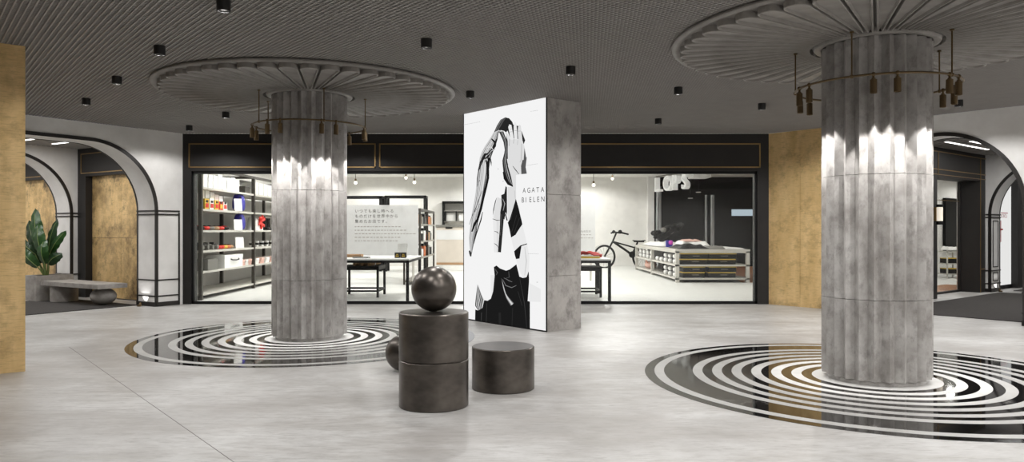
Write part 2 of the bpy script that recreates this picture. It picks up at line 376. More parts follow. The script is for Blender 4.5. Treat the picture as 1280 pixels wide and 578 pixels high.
# left corridor: gold doors, header, ceiling, lights
def LF(mb, t0, t1, s0, s1, z0, z1, mi=0): return mb.fbox(A0, AW, AS, t0, t1, s0, s1, z0, z1, mi)
def RF(mb, t0, t1, s0, s1, z0, z1, mi=0): return mb.fbox(B0, BW, BS, t0, t1, s0, s1, z0, z1, mi)
def gold_door(n, s0, s1):
    m = MB(); LF(m, .0, .233, s0, s0+.32, 0, 3.33); LF(m, .0, .233, s1-.32, s1, 0, 3.33); LF(m, .0, .233, s0+.32, s1-.32, 2.70, 3.33)
    d = struct(m, 'door_%d' % n, M['black'])
    p = MB(); mid = (s0+s1)/2
    for z0, z1 in ((0.02, 1.33), (1.336, 2.70)): LF(p, .02, .08, s0+.32, mid-.003, z0, z1); LF(p, .02, .08, mid+.003, s1-.32, z0, z1)
    p.build('door_leaf', M['golddoor'], d)
    h = MB()
    for z0, z1 in ((3.19, 3.21), (2.76, 2.78)): LF(h, .233, .245, s0+.14, s1-.14, z0, z1)
    for q in (s0+.14, s1-.16): LF(h, .233, .245, q, q+.02, 2.76, 3.21)
    h.build('header_moulding', M['brass'], d)
gold_door(1, .6, 3.5); gold_door(2, 4.1, 7.2)
lw = MB(); LF(lw, -.1, 0, .6, 7.2, 0, 3.33); LF(lw, -.1, 5.6, 7.2, 7.35, 0, 3.33); LF(lw, 5.5, 5.6, .6, 7.2, 0, 3.33)
struct(lw, 'wall_left', M['white'])
def slat_ceiling(fr, t0, t1, s0, s1):
    m = MB(); fr(m, t0, t1, s0, s1, 3.345, 3.36)
    q = t0
    while q < t1-.05: fr(m, q, q+.06, s0, s1, 3.32, 3.345); q += .1
    return m
struct(slat_ceiling(LF, .233, 5.5, .6, 3.5), 'ceiling', M['ceil'])
struct(slat_ceiling(LF, .233, 5.5, 4.1, 7.2), 'ceiling', M['ceil'])
rg = MB(); LF(rg, .62, 5.35, .53, 3.3, 0, .014)
solo(rg, 'rug', M['rug'], 'dark charcoal carpet under the concrete bench in the left arcade', 'rug')
# right corridor
def shop_door():
    m = MB(); RF(m, 1.2, 1.65, .5, 3.97, 0, 3.33); RF(m, 1.2, 1.65, 6.45, 6.8, 0, 3.33); RF(m, 1.2, 1.65, 3.97, 6.45, 2.68, 3.33)
    RF(m, 1.17, 1.23, 3.97, 6.45, 0, .05); RF(m, 1.17, 1.23, 6.42, 6.45, .05, 2.68)
    d = struct(m, 'door_3', M['black'])
    g = MB(); RF(g, 1.196, 1.204, 3.97, 6.45, .05, 2.68); g.build('pane', M['glass'], d)
    h = MB()
    for z0, z1 in ((3.22, 3.24), (2.83, 2.85), (2.72, 2.735)): RF(h, 1.65, 1.662, 3.6, 6.8, z0, z1)
    for q in (4.0, 6.47): RF(h, 1.65, 1.662, q, q+.02, 2.72, 3.24)
    RF(h, 1.65, 1.662, 6.47, 6.485, 0, 2.72); RF(h, 1.65, 1.665, 6.5, 6.78, .55, .57); RF(h, 1.2, 1.21, 3.97, 6.45, 2.2, 2.215)
    h.build('header_moulding', M['brass'], d)
shop_door()
struct(slat_ceiling(RF, 1.65, 7, .5, 6.8), 'ceiling', M['ceil'])
struct(slat_ceiling(RF, .6, 7, 7.4, 12.5), 'ceiling', M['ceil'])
rw = MB(); RF(rw, 6.9, 7.0, .5, 6.8, 0, 3.33); RF(rw, 1.0, 7, 12.5, 12.6, 0, 3.33); RF(rw, 6.9, 7, 7.4, 12.5, 0, 3.33)
struct(rw, 'wall_right', M['white'])
rw = MB(); RF(rw, 1.2, 1.6, 7.4, 7.5, 0, 3.33); RF(rw, 1.2, 1.75, 8.75, 12.5, 0, 3.33); RF(rw, 1.2, 1.6, 7.5, 8.75, 3.0, 3.33)
struct(rw, 'wall_right', M['black'])
rg = MB(); RF(rg, 1.98, 6.5, .5, 6.75, 0, .014)
solo(rg, 'rug', M['rug'], 'dark charcoal carpet in the corridor behind the right arch', 'rug')
rg = MB(); RF(rg, 2.0, 6.5, 7.6, 11.5, 0, .014)
solo(rg, 'rug', M['rug'], 'strip of dark carpet beyond the far white arch on the right', 'rug')
pn = thing('lit_advert', 'lit white display panel with red lettering beyond the far right arch', 'lit panel', fl(B0, BW, BS, 1.5, 8.1).to_3d())
q = MB(); RF(q, 1.3, 1.6, 7.5, 8.75, .1, 3.0); M['panelwhite'] = emis('panel_white', s2l(240, 240, 238), .9); q.build('panel', M['panelwhite'], pn)
q = MB(); RF(q, 1.602, 1.604, 8.0, 8.5, 1.93, 1.95); RF(q, 1.602, 1.604, 7.98, 8.02, 1.2, 1.75); RF(q, 1.602, 1.604, 7.85, 8.15, 1.5, 1.54)
o3 = fl(B0, BW, BS, 1.604, 8.0); q.text('BOBOLI', .13, (o3.x, o3.y, 1.82), (BS.x, BS.y, 0), (0, 0, 1)); q.build('lettering', M['inkred'], pn)
q = MB(); RF(q, 1.25, 1.62, 7.5, 8.75, .03, .1); q.build('base_rail', M['blk'], pn)
# sconce on the door frame
p = fl(B0, BW, BS, 1.75, 3.84); sc = thing('wall_sconce', 'glass cylinder wall lamp on the dark door frame behind the right column', 'wall lamp', (p.x, p.y, 1.6))
q = MB(); RF(q, 1.65, 1.70, 3.78, 3.9, 1.7, 2.0); q.build('wall_plate', M['brass'], sc)
M['frost'] = mat('frosted_glass', s2l(236, 226, 206), .3, emit=(1, .92, .8), estr=.55)
MB().cyl(p, .06, 1.68, 2.04, 24).build('glass_shade', M['frost'], sc)
MB().cyl(p, .066, 2.0, 2.06, 24, bev=.005).build('top_cap', M['blk'], sc); MB().cyl(p, .066, 1.62, 1.70, 24, bev=.005).build('bottom_cap', M['blk'], sc)
# linear lights in the corridor ceilings
def strip(fr, o, w, s, t0, t1, s0, s1, label):
    p = fl(o, w, s, (t0+t1)/2, (s0+s1)/2); tg = thing('linear_ceiling_light', label, 'ceiling light', (p.x, p.y, 3.30), 'strip lights in the arcade ceilings')
    q = MB(); fr(q, t0-.012, t1+.012, s0-.012, s1+.012, 3.306, 3.32); q.build('housing', M['wht'], tg)
    q = MB(); fr(q, t0, t1, s0, s1, 3.3, 3.307); q.build('diffuser', M['strip'], tg)
strip(LF, A0, AW, AS, 1.1, 1.16, 1.7, 2.75, 'long white strip light over the left arcade, nearer the gold doors')
strip(LF, A0, AW, AS, 1.75, 1.81, 1.9, 3.1, 'long white strip light over the left arcade, nearer the gold wall end')
strip(RF, B0, BW, BS, 2.2, 2.26, 2.9, 5.2, 'long white strip light over the right corridor, beside the dark header')
strip(RF, B0, BW, BS, 2.55, 2.61, 3.2, 5.4, 'long white strip light at the middle of the right corridor ceiling')
strip(RF, B0, BW, BS, 3.0, 3.06, 1.6, 3.0, 'short white strip light just under the crown of the right arch')
for (o, w, s, ts) in ((A0, AW, AS, ((1.6, 2.0), (3.4, 2.0), (1.6, 5.6), (3.4, 5.6))), (B0, BW, BS, ((3.0, 2.2), (3.0, 5.0), (3.2, 9.4), (5.2, 4)))):
    for t, d in ts:
        p = fl(o, w, s, t, d)
        lamp('corridor_fill', 'AREA', (p.x, p.y, 3.28), P_CORR, size=.8)  # unseen area light added to brighten the corridor beyond its strip lights
# small brass uplights at the feet of the piers
for o, w, s, t, d, lb in ((A0, AW, AS, .72, .32, 'small brass floor uplight at the foot of the left arch pier'), (B0, BW, BS, 1.88, 7.1, 'small brass floor uplight at the foot of the far right arch pier')):
    p = fl(o, w, s, t, d); tg = thing('floor_uplight', lb, 'floor light', (p.x, p.y, 0))
    MB().cyl(p, .045, .0, .03, 20, bev=.006).build('base', M['canbrass'], tg)
    a = Vector((p.x, p.y, .03)); b = a+Vector((-w.x*.03, -w.y*.03, .035)); MB().tube([a, b], .022, 14).build('lamp_head', M['canbrass'], tg)
    lamp('uplight_lamp', 'SPOT', b+Vector((-w.x*.02, -w.y*.02, .015)), 5.0, rot=Vector((-w.x*.5, -w.y*.5, 1)).to_track_quat('-Z', 'Y').to_euler(), spot_size=1.6, spot_blend=.6, shadow_soft_size=.02)
# ------------------------------------------------------------ lit poster pillar
PC = Vector((.509, 10.96)); PL = Vector((-1.32, 1.59)).normalized(); PR = Vector((.545, .44)).normalized()
pil = thing('poster_pillar', 'square concrete pillar carrying a tall lit black and white fashion poster', 'pillar', (PC+PL*1.03+PR*.35).to_3d())
q = MB()
for z0, z1 in ((0, .817), (.823, 2.027), (2.033, H)): q.fbox(PC, PL, PR, 0, 2.07, .011, .70, z0, z1)
q.fbox(PC, PL, PR, .01, 2.06, .02, .69, .01, H-.01); q.build('shaft', M['conc2'], pil)
q = MB(); q.fbox(PC, PL, PR, -.004, .012, -.005, .011, 0, H).fbox(PC, PL, PR, 2.058, 2.074, -.005, .011, 0, H).fbox(PC, PL, PR, 0, 2.07, -.005, .011, 0, .02)
q.build('poster_frame', M['blk'], pil)
GREYS = (248, 238, 226, 205, 180, 150, 118, 90, 62, 40, 28)
gm = [emis('poster_print_%d' % g, tuple(.96*c for c in s2l(g, g, g)), 1.0) for g in GREYS]
def gi(v): return min(range(len(GREYS)), key=lambda i: abs(GREYS[i]-v))
PN = Vector((-PL.y, PL.x));  PN = PN if PN.dot(PC) < 0 else -PN                 # outward normal of the poster face
P0 = PC+PN*.002
def pp(x, y, k):
    """pixel on the poster -> point in the poster plane (layer k)"""
    d = Vector(((x-640)/F, 1)); t = P0.dot(PN)/d.dot(PN); g = d*t+PN*(.0004*k)
    z = EYE+(HY-y)/F*t
    return (g.x, g.y, min(max(z, .022), H-.002))
OX, OYS, SC = 575, {1: 115, 2: 190, 3: 265, 4: 335}, 6.8
ps = MB(); LAY = [1]
def Q(*a):
    """(panel, x, y, x, y ...) segments in zoomed coordinates -> photo pixels"""
    out = []
    for seg in a:
        n = seg[0]; c = seg[1:]
        out += [(OX+c[i]/SC, OYS[n]+c[i+1]/SC) for i in range(0, len(c), 2)]
    return out
def poly(g, *a):
    LAY[0] += 1; P = Q(*a); vs = [pp(x, y, LAY[0]) for x, y in P]
    from mathutils.geometry import tessellate_polygon
    tri = tessellate_polygon([[Vector((p[0], p[1], 0)) for p in P]])
    ps.add(vs, [tuple(t) for t in tri], gi(g))
def resample(P, n):
    L = [0]
    for i in range(1, len(P)): L.append(L[-1]+math.hypot(P[i][0]-P[i-1][0], P[i][1]-P[i-1][1]))
    out = []
    for k in range(n+1):
        d = L[-1]*k/n; i = max(j for j in range(len(L)) if L[j] <= d+1e-9); i = min(i, len(P)-2)
        u = (d-L[i])/max(L[i+1]-L[i], 1e-9); out.append((P[i][0]+(P[i+1][0]-P[i][0])*u, P[i][1]+(P[i+1][1]-P[i][1])*u))
    return out
def strands(left, right, greys, n=14):
    LAY[0] += 1; A = resample(Q(*left), n); B = resample(Q(*right), n); m = len(greys)
    for j, g in enumerate(greys):
        u0, u1 = j/m, (j+1)/m; vs = []
        for a, b in zip(A, B):
            for u in (u0, u1): vs.append(pp(a[0]+(b[0]-a[0])*u, a[1]+(b[1]-a[1])*u, LAY[0]))
        ps.add(vs, [(2*i, 2*i+1, 2*i+3, 2*i+2) for i in range(n)], gi(g))
def line(g, w, *a):
    LAY[0] += 1; P = Q(*a); vs = []
    for i, p in enumerate(P):
        d = (P[min(i+1, len(P)-1)][0]-P[max(i-1, 0)][0], P[min(i+1, len(P)-1)][1]-P[max(i-1, 0)][1]); L = math.hypot(*d) or 1
        k = w/SC/2*(1 if 0 < i < len(P)-1 else .5); nx, ny = -d[1]/L*k, d[0]/L*k
        vs += [pp(p[0]+nx, p[1]+ny, LAY[0]), pp(p[0]-nx, p[1]-ny, LAY[0])]
    ps.add(vs, [(2*i, 2*i+1, 2*i+3, 2*i+2) for i in range(len(P)-1)], gi(g))
# white coat and soft greys
poly(248, (1, 345, 345, 310, 440, 290, 578), (2, 300, 200, 300, 300, 290, 500), (3, 250, 250, 225, 350, 200, 540), (4, 165, 60, 305, 62), (3, 355, 400, 345, 345), (2, 390, 350), (1, 395, 560))
# hair: mass over the head, fall to the left
strands([(1, 395, 218, 345, 240, 315, 288, 285, 345, 235, 425, 190, 490, 165, 560), (2, 150, 170, 138, 280, 125, 390, 95, 540), (3, 75, 215, 80, 300, 92, 378)],
        [(1, 400, 220, 372, 300, 330, 335, 318, 420, 285, 500), (2, 248, 90, 246, 200, 228, 290, 208, 390, 190, 480, 160, 570), (3, 138, 180, 112, 300, 96, 378)],
        [238, 180, 226, 118, 205, 226, 150, 238, 180, 205, 118, 226, 150, 62, 180, 40, 90], 24)
poly(40, (1, 290, 342, 315, 285, 345, 237, 385, 216, 418, 224, 445, 255, 462, 300, 468, 345, 445, 390, 425, 388, 405, 330, 392, 345, 376, 332, 350, 326, 322, 328))
strands([(1, 300, 330, 318, 288, 348, 240, 385, 218)], [(1, 330, 328, 352, 300, 372, 262, 395, 222)], [118, 62, 90, 40], 6)
line(205, 9, (1, 290, 352, 330, 328, 362, 340, 385, 390, 400, 460))
line(28, 22, (1, 270, 400, 300, 430, 285, 480, 240, 530), (2, 215, 20, 180, 90, 158, 160))
line(40, 16, (1, 310, 400, 300, 460, 262, 510, 230, 560), (2, 200, 60))
line(226, 7, (1, 220, 470, 268, 470, 290, 500))
line(205, 6, (1, 235, 540, 270, 500, 300, 490))
line(226, 12, (2, 255, 40, 215, 100, 205, 220, 190, 330, 165, 440))
line(28, 20, (2, 225, 70, 240, 160, 240, 220, 225, 290, 200, 390, 180, 480, 150, 578), (3, 128, 100, 102, 170))
line(62, 9, (2, 200, 40, 165, 130, 150, 230, 145, 300, 170, 240))
line(90, 6, (2, 190, 330, 165, 400, 140, 470, 100, 560))
line(118, 6, (2, 150, 480, 110, 530), (3, 80, 110))
line(40, 10, (3, 195, 0, 180, 70, 140, 190, 120, 270))
line(62, 22, (3, 82, 330, 92, 355, 94, 380))
poly(28, (2, 238, 55, 262, 40, 272, 90, 270, 125, 258, 70, 245, 200, 236, 120))
# right lock of hair across the shoulder
strands([(1, 335, 340, 372, 420, 385, 500), (2, 362, 80, 372, 170, 398, 250, 455, 298)], [(1, 372, 335, 402, 420, 407, 520), (2, 402, 70, 425, 160, 442, 225, 458, 297)], [62, 28, 118, 40, 180, 40, 28], 16)
line(28, 22, (2, 372, 170, 385, 225, 415, 270, 456, 294))
poly(62, (1, 392, 350, 410, 420, 412, 578), (2, 408, 60, 400, 60), (1, 400, 480))
# hand and forearm
poly(40, (1, 420, 290, 455, 280, 500, 290, 530, 340, 558, 412, 545, 445, 520, 430, 440, 400))
poly(90, (1, 552, 470, 566, 560), (2, 572, 40, 562, 130, 572, 186, 525, 190, 522, 120, 545, 30), (1, 545, 520))
poly(226, (1, 412, 412, 432, 398, 465, 395, 500, 402, 536, 416, 553, 470, 545, 578), (2, 535, 70, 520, 130, 524, 188, 483, 196, 483, 400, 430, 578), (3, 415, 90), (2, 410, 480, 410, 300, 455, 296, 440, 220, 412, 120, 410, 0), (1, 410, 480))
poly(226, (1, 386, 348, 400, 339, 414, 365, 428, 392, 436, 425, 415, 430, 402, 392))
poly(238, (1, 414, 300, 424, 276, 442, 282, 448, 320, 456, 362, 462, 405, 432, 410, 424, 345))
poly(238, (1, 461, 292, 471, 254, 484, 272, 489, 325, 493, 405, 466, 402, 461, 340))
poly(226, (1, 498, 300, 508, 277, 522, 288, 529, 350, 536, 420, 500, 418, 496, 345))
for a in ((426, 318, 446, 314), (428, 342, 450, 338), (468, 330, 488, 330), (502, 335, 524, 333)): line(118, 4, (1, *a))
line(150, 7, (1, 428, 400, 424, 460)); line(180, 8, (1, 464, 400, 460, 440)); line(180, 7, (1, 498, 410, 494, 450))
line(205, 14, (1, 530, 440, 528, 578), (2, 515, 90)); line(62, 7, (2, 455, 122, 480, 155, 508, 190))
line(205, 10, (2, 470, 330, 478, 420)); line(118, 5, (2, 325, 145, 336, 145)); line(150, 9, (2, 368, 250, 378, 250))
# paper rectangle
poly(248, (2, 483, 197, 733, 165), (3, 733, 430, 600, 440, 585, 275, 538, 108, 520, 0), (2, 483, 400))
poly(238, (3, 285, 0, 345, 60, 332, 345, 296, 345)); poly(226, (3, 318, 20, 345, 60, 332, 345, 318, 345))
poly(226, (2, 325, 385, 362, 400, 360, 578, 295, 578, 300, 500))
# dark openings of the coat
poly(40, (2, 358, 368, 384, 356, 396, 290, 406, 302, 408, 542, 396, 512, 385, 578), (3, 380, 60, 356, 345, 330, 342, 345, 150, 350, 0), (2, 362, 450))
line(180, 6, (2, 372, 400, 388, 440, 375, 500)); line(118, 5, (3, 362, 20, 352, 200))
poly(62, (2, 322, 384, 302, 470, 288, 540, 290, 490, 306, 420)); poly(40, (3, 385, 0, 402, 30, 414, 72, 404, 76))
for a in ((285, 60, 320, 72, 357, 70), (300, 165, 325, 172, 337, 188), (298, 268, 318, 280, 334, 302)): line(62, 6, (3, *a))
poly(28, (2, 484, 400, 508, 480, 530, 578), (3, 522, 20, 539, 106, 510, 150, 482, 195, 443, 219, 430, 150, 415, 92), (2, 430, 578))
line(62, 6, (2, 470, 450, 440, 578)); line(62, 5, (3, 490, 30, 450, 170)); line(62, 5, (3, 515, 50, 470, 180))
poly(238, (3, 539, 108, 560, 190, 578, 264, 522, 284, 470, 330, 445, 226, 482, 196, 510, 150))
poly(28, (3, 470, 335, 522, 286, 580, 268, 580, 276, 532, 292, 516, 397, 486, 402, 474, 362))
poly(238, (3, 532, 292, 580, 276, 600, 380, 596, 500, 576, 556, 545, 561, 515, 500, 486, 404, 516, 397))
line(205, 8, (3, 560, 300, 575, 420, 560, 540)); poly(248, (3, 297, 345, 356, 346, 362, 470, 320, 456, 300, 470, 280, 420))
# dark skirt
poly(28, (3, 298, 470, 320, 456, 352, 482, 402, 500, 432, 490, 490, 446, 516, 551, 545, 562, 576, 556, 594, 505), (4, 598, 90, 597, 130, 586, 282, 605, 286, 605, 524, 370, 489, 138, 451, 140, 355, 165, 362, 200, 340, 216, 275, 245, 280, 272, 262, 290, 205, 304, 62))
poly(248, (4, 165, 60, 305, 62, 292, 200, 272, 260, 240, 279, 205, 245, 165, 150)); poly(238, (4, 270, 62, 305, 62, 292, 200, 272, 258))
strands([(4, 160, 140, 148, 230, 138, 320, 165, 362)], [(4, 168, 160, 200, 240, 216, 272, 196, 345)], [62, 205, 40, 226, 62, 180, 28, 205], 10)
strands([(4, 362, 80, 375, 170, 402, 260, 440, 325)], [(4, 372, 120, 405, 225, 440, 268, 470, 300)], [62, 150, 205, 226, 180, 90], 10)
line(118, 7, (4, 375, 100, 400, 150, 450, 168, 490, 150)); line(90, 6, (4, 400, 90, 430, 80, 425, 30)); line(118, 6, (4, 385, 85, 430, 110, 455, 120))
line(90, 8, (4, 310, 10, 330, 40, 320, 60)); line(62, 12, (4, 195, 380, 192, 450)); line(40, 40, (4, 350, 380, 352, 480)); line(62, 5, (4, 520, 90, 560, 300, 580, 510)); line(62, 7, (4, 240, 300, 235, 460))
line(40, 16, (4, 460, 340, 455, 500)); line(62, 5, (4, 505, 200, 540, 320))
poly(238, (4, 605, 130, 700, 180, 700, 290, 600, 286)); line(180, 9, (4, 663, 122, 676, 122))
# captions, too small to read in the photo
def caption(n, x0, y0, x1, y1, w=5):
    k = max(2, int(abs(x1-x0)/14))
    for i in range(k):
        u, v = i/k, (i+.68+.2*random.random())/k; line(180, w, (n, x0+(x1-x0)*u, y0+(y1-y0)*u, x0+(x1-x0)*v, y0+(y1-y0)*v))
caption(1, 42, 282, 190, 254); caption(1, 615, 168, 680, 158); caption(2, 582, 117, 680, 102); caption(3, 595, 355, 690, 358)
ps2 = MB(); ps2.fbox(PC, PL, PR, .012, 2.058, -.0015, .010, .02, H); pb = ps2.build('poster', [gm[0]], pil)
pr = ps.build('printed_figure', gm, pb, recalc=False)
lt = MB()
def word(w, x0, yb, x1, ch):
    a = Vector(pp(x0, yb, 120)); b = Vector(pp(x1, yb-(x1-x0)*.045, 120)); L = (b-a).length
    per = L/len(w)
    for i, c in enumerate(w): lt.text(c, ch, a+(b-a).normalized()*per*i*1.0+Vector((0, 0, 0)), (-PL.x, -PL.y, 0), (0, 0, 1), off=0.0)
d1 = 11.2/F
word('AGATA', OX+553/SC, 190+350/SC, OX+748/SC, 44/SC*11.1/F/.72)
word('BIELEN', OX+543/SC, 190+432/SC, OX+742/SC, 46/SC*11.1/F/.72)
lt.build('lettering', gm[8], pb, recalc=False)
# ------------------------------------------------------------ fluted columns, canopies, chandeliers, floor medallions
CR = .51
def column_mb(c, z0, z1):
    m = MB(); NF = 24; K = 10; ring = []
    for j in range(NF*K):
        u = (j % K)/K; a = 2*pi*j/(NF*K)+.05; r = CR-.058*(1-abs(2*u-1)**1.1)
        ring.append((c[0]+r*math.cos(a), c[1]+r*math.sin(a)))
    n = len(ring)
    m.add([(x, y, z) for z in (z0, z1) for x, y in ring], [(j, (j+1) % n, (j+1) % n+n, j+n) for j in range(n)], 0, True)
    m.add([(x, y, z0) for x, y in ring], [tuple(range(n-1, -1, -1))]); m.add([(x, y, z1) for x, y in ring], [tuple(range(n))])
    return m
PB = {}
def petal_mesh(c):
    """one petal pointing along +x from the column axis; copied round the canopy"""
    m = MB(); hw = pi/48; r0, r1 = .62, 1.82
    def outline(ins, z):
        P = []; t = math.tan(hw); s = 1/math.cos(hw)
        y = lambda r: r*t-ins*s-.0125
        P += [(r0, -y(r0)), (r1, -y(r1))]
        for i in range(1, 12): g = -pi/2+pi*i/12; P.append((r1+y(r1)*math.cos(g)*1.1, y(r1)*math.sin(g)))
        P += [(r1, y(r1)), (r0, y(r0))]
        return [(c[0]+x, c[1]+yy, z) for x, yy in P]
    zb = 3.362; loops = [outline(0, 3.425), outline(0, zb+.006), outline(.004, zb), outline(.015, zb), outline(.023, zb+.022)]
    n = len(loops[0]); vs = [p for L in loops for p in L]
    fs = [(k*n+i, k*n+(i+1) % n, (k+1)*n+(i+1) % n, (k+1)*n+i) for k in range(4) for i in range(n)]
    m.add(vs, fs); m.add(loops[4], [tuple(range(n))]); m.add(loops[0], [tuple(range(n-1, -1, -1))]); return m
def build_column(side, c):
    where = {'left': 'left of the stacked bronze drums', 'right': 'in the right foreground'}[side]
    t = thing('fluted_column', 'round grey concrete fluted column '+where, 'column', (c[0], c[1], 0), 'fluted columns')
    q = MB()
    for z0, z1 in ((.05, .824), (.828, 2.038), (2.042, 3.36)): s_ = column_mb(c, z0, z1); q.add(s_.v, s_.f, 0, True)
    q.cyl(c, CR-.075, .06, 3.35, 48)
    q.build('shaft', M['conc'], t)
    MB().lathe([(0, .0045), (.455, .0045), (.455, .05), (.47, .052), (0, .052)], (c[0], c[1], 0), 64).build('base_ring', M['conc'], t)
    MB().lathe([(.50, 3.44), (.50, 3.375), (.515, 3.355), (.545, 3.348), (.575, 3.355), (.588, 3.375), (.588, 3.40), (.60, 3.405), (.60, 3.44)], (c[0], c[1], 0), 96).build('collar', M['canopy'], t)
    cp = thing('scalloped_canopy', 'round grey ceiling canopy of radiating petals over the %s column' % side, 'ceiling canopy', (c[0], c[1], 3.44), 'ceiling canopies')
    MB().lathe([(.605, 3.452), (2.01, 3.452), (2.022, 3.44), (2.022, 3.425), (2.01, 3.412), (1.99, 3.409), (1.965, 3.412), (1.955, 3.42), (.605, 3.42)], (c[0], c[1], 0), 144).build('rim', M['canopy'], cp)
    p0 = petal_mesh(c).build('petal', M['canopy'], cp)
    for k in range(1, 48):
        p = p0.copy(); C.collection.objects.link(p); p.parent = cp; p.rotation_euler = (0, 0, 2*pi*k/48)
    p0.rotation_euler = (0, 0, 0)
def build_chandelier(side, c, cans, rods):
    t = thing('ring_chandelier', 'thin brass ring chandelier with hanging spot cans around the %s column' % side, 'chandelier', (c[0], c[1], 2.94), 'ring chandeliers')
    R = .76; P = lambda a, z, r=R: Vector((c[0]+r*math.sin(math.radians(a)), c[1]-r*math.cos(math.radians(a)), z))
    MB().tube([P(a, 2.94) for a in range(0, 360, 4)], .011, 10, closed=True).build('ring', M['canbrass'], t)
    for a in rods:
        MB().tube([P(a, 2.925), P(a, 3.355)], .0075, 10).ball(P(a, 2.94), .02).cyl(P(a, 0), .02, 3.345, 3.3605, 16).build('rod', M['canbrass'], t)
    for a in cans:
        p = P(a, 0)
        q = MB().lathe([(0, 2.81), (.028, 2.81), (.028, 2.765), (.0315, 2.765), (.0315, 2.889), (.0275, 2.893), (0, 2.893)], (p.x, p.y, 0), 24).cyl(p, .011, 2.89, 2.935, 12).ball((p.x, p.y, 2.94), .021).cyl(p, .018, 2.893, 2.905, 14)
        cn = q.build('lamp_can', M['canbrass'], t)
        MB().cyl(p, .027, 2.80, 2.804, 16).build('lens', M['lens'], cn)
        lamp('can_lamp', 'SPOT', (p.x, p.y, 2.758), P_CAN, rot=Vector((math.tan(.33)*(c[0]-p.x)/R, math.tan(.33)*(c[1]-p.y)/R, -1)).to_track_quat('-Z', 'Y').to_euler(), spot_size=math.radians(50), spot_blend=.25, shadow_soft_size=.02)
def build_medallion(side, c):
    t = thing('floor_medallion', 'polished black floor disc inlaid with white rings around the %s column' % side, 'floor inlay', (c[0], c[1], 0), 'floor medallions')
    MB().lathe([(0, .0), (2.3, .0), (2.3, .003), (0, .003)], (c[0], c[1], 0), 192).build('disc', M['mblack'], t)
    for a, b in ((2.1, 2.2), (1.7, 1.8), (1.5, 1.6), (1.3, 1.4), (1.1, 1.2), (.9, 1.0), (.7, .8), (.3, .6)):
        MB().lathe([(a, .002), (b, .002), (b, .0042), (a, .0042), (a, .002)], (c[0], c[1], 0), 160).build('inlaid_ring', M['mwhite'], t)
for side in ('right', 'left'): build_column(side, COLS[side]); build_medallion(side, COLS[side])
build_chandelier('right', COLS['right'], (267.7, 283, 213, 228.5, 332.7, 347.7, 27.8, 40.8, 85, 99, 149, 164), (246.7, 318.7, 30.7, 102.7, 174.7))
build_chandelier('left', COLS['left'], (267.4, 289.3, 330.1, 345.9, 26.5, 41.3, 89.1, 104, 147, 162, 207, 222), (316.5, 28.8, 100.8, 172.8, 244.8))
# downlights in view
DL = {(2, 1): 'nearest the gold wall end in the row to the left arcade', (3, 1): 'left of the left canopy, second in the row to the arcade', (4, 1): 'third in the row to the left arcade, nearest the arch',
      (1, 1): 'cut by the top edge above the left canopy', (1, 2): 'in the middle of the ceiling right of the left canopy', (1, 3): 'above the concrete side of the poster pillar', (2, 3): 'just left of the lit poster top',
      (1, 4): 'left of the right canopy rim', (2, 5): 'farthest back before the right half of the shop front', (1, 5): 'left of the gold panelled wall', (5, 2): 'at the left end of the black shop fascia', (4, 2): 'between the left canopy and the black fascia', (0, 6): 'right of the right column before the white arch wall'}
DLP = {(2, 1): (205, 53), (3, 1): (151, 93), (4, 1): (113, 122), (1, 1): (287, 2), (1, 2): (540, 44), (1, 3): (716, 82), (2, 3): (591, 114), (1, 4): (847, 109), (2, 5): (818, 150), (1, 5): (946, 130), (5, 2): (241, 158), (4, 2): (287, 140), (0, 6): (1186, 126)}
for (i, j), w in DL.items():
    x, y = grid(i, j); t = thing('ceiling_downlight', 'small black downlight '+w, 'downlight', (x, y, 3.36), 'black ceiling downlights')
    MB().lathe([(.047, 3.361), (.058, 3.361), (.058, H), (0, H), (0, 3.40), (.047, 3.395), (.047, 3.361)], (x, y, 0), 28).build('housing', M['dl'], t)
    MB().cyl((x, y, 0), .046, 3.382, 3.39, 24).build('lens', M['lens'], t)
    lamp('downlight_lamp', 'SPOT', (x, y, 3.352), P_DOWN, spot_size=math.radians(156), spot_blend=.32, shadow_soft_size=.04)
# ------------------------------------------------------------ bronze drums and spheres
def drum(x, y, z, label):
    m = MB(); r = .297; m.lathe([(0, z), (r-.006, z), (r, z+.006), (r, z+.392), (r-.008, z+.40), (0, z+.40)], (x, y, 0), 96)
    return solo(m, 'bronze_drum', M['stool'], label, 'drum stool', 'bronze drums')
drum(-.671, 6.40, 0, 'dark bronze drum on the floor, lower of the stacked pair'); drum(-.671, 6.40, .401, 'dark bronze drum on top of another, carrying the sphere')
drum(-.084, 7.09, 0, 'dark bronze drum standing alone right of the stacked pair')
solo(MB().ball((-.672, 6.42, .995), .194, n=64), 'bronze_sphere', M['stool'], 'dark bronze sphere resting on top of the stacked drums', 'sphere', 'bronze spheres')
solo(MB().ball((-1.155, 7.95, .194), .194, n=64), 'bronze_sphere', M['stool'], 'dark bronze sphere on the floor half hidden behind the stacked drums', 'sphere', 'bronze spheres')
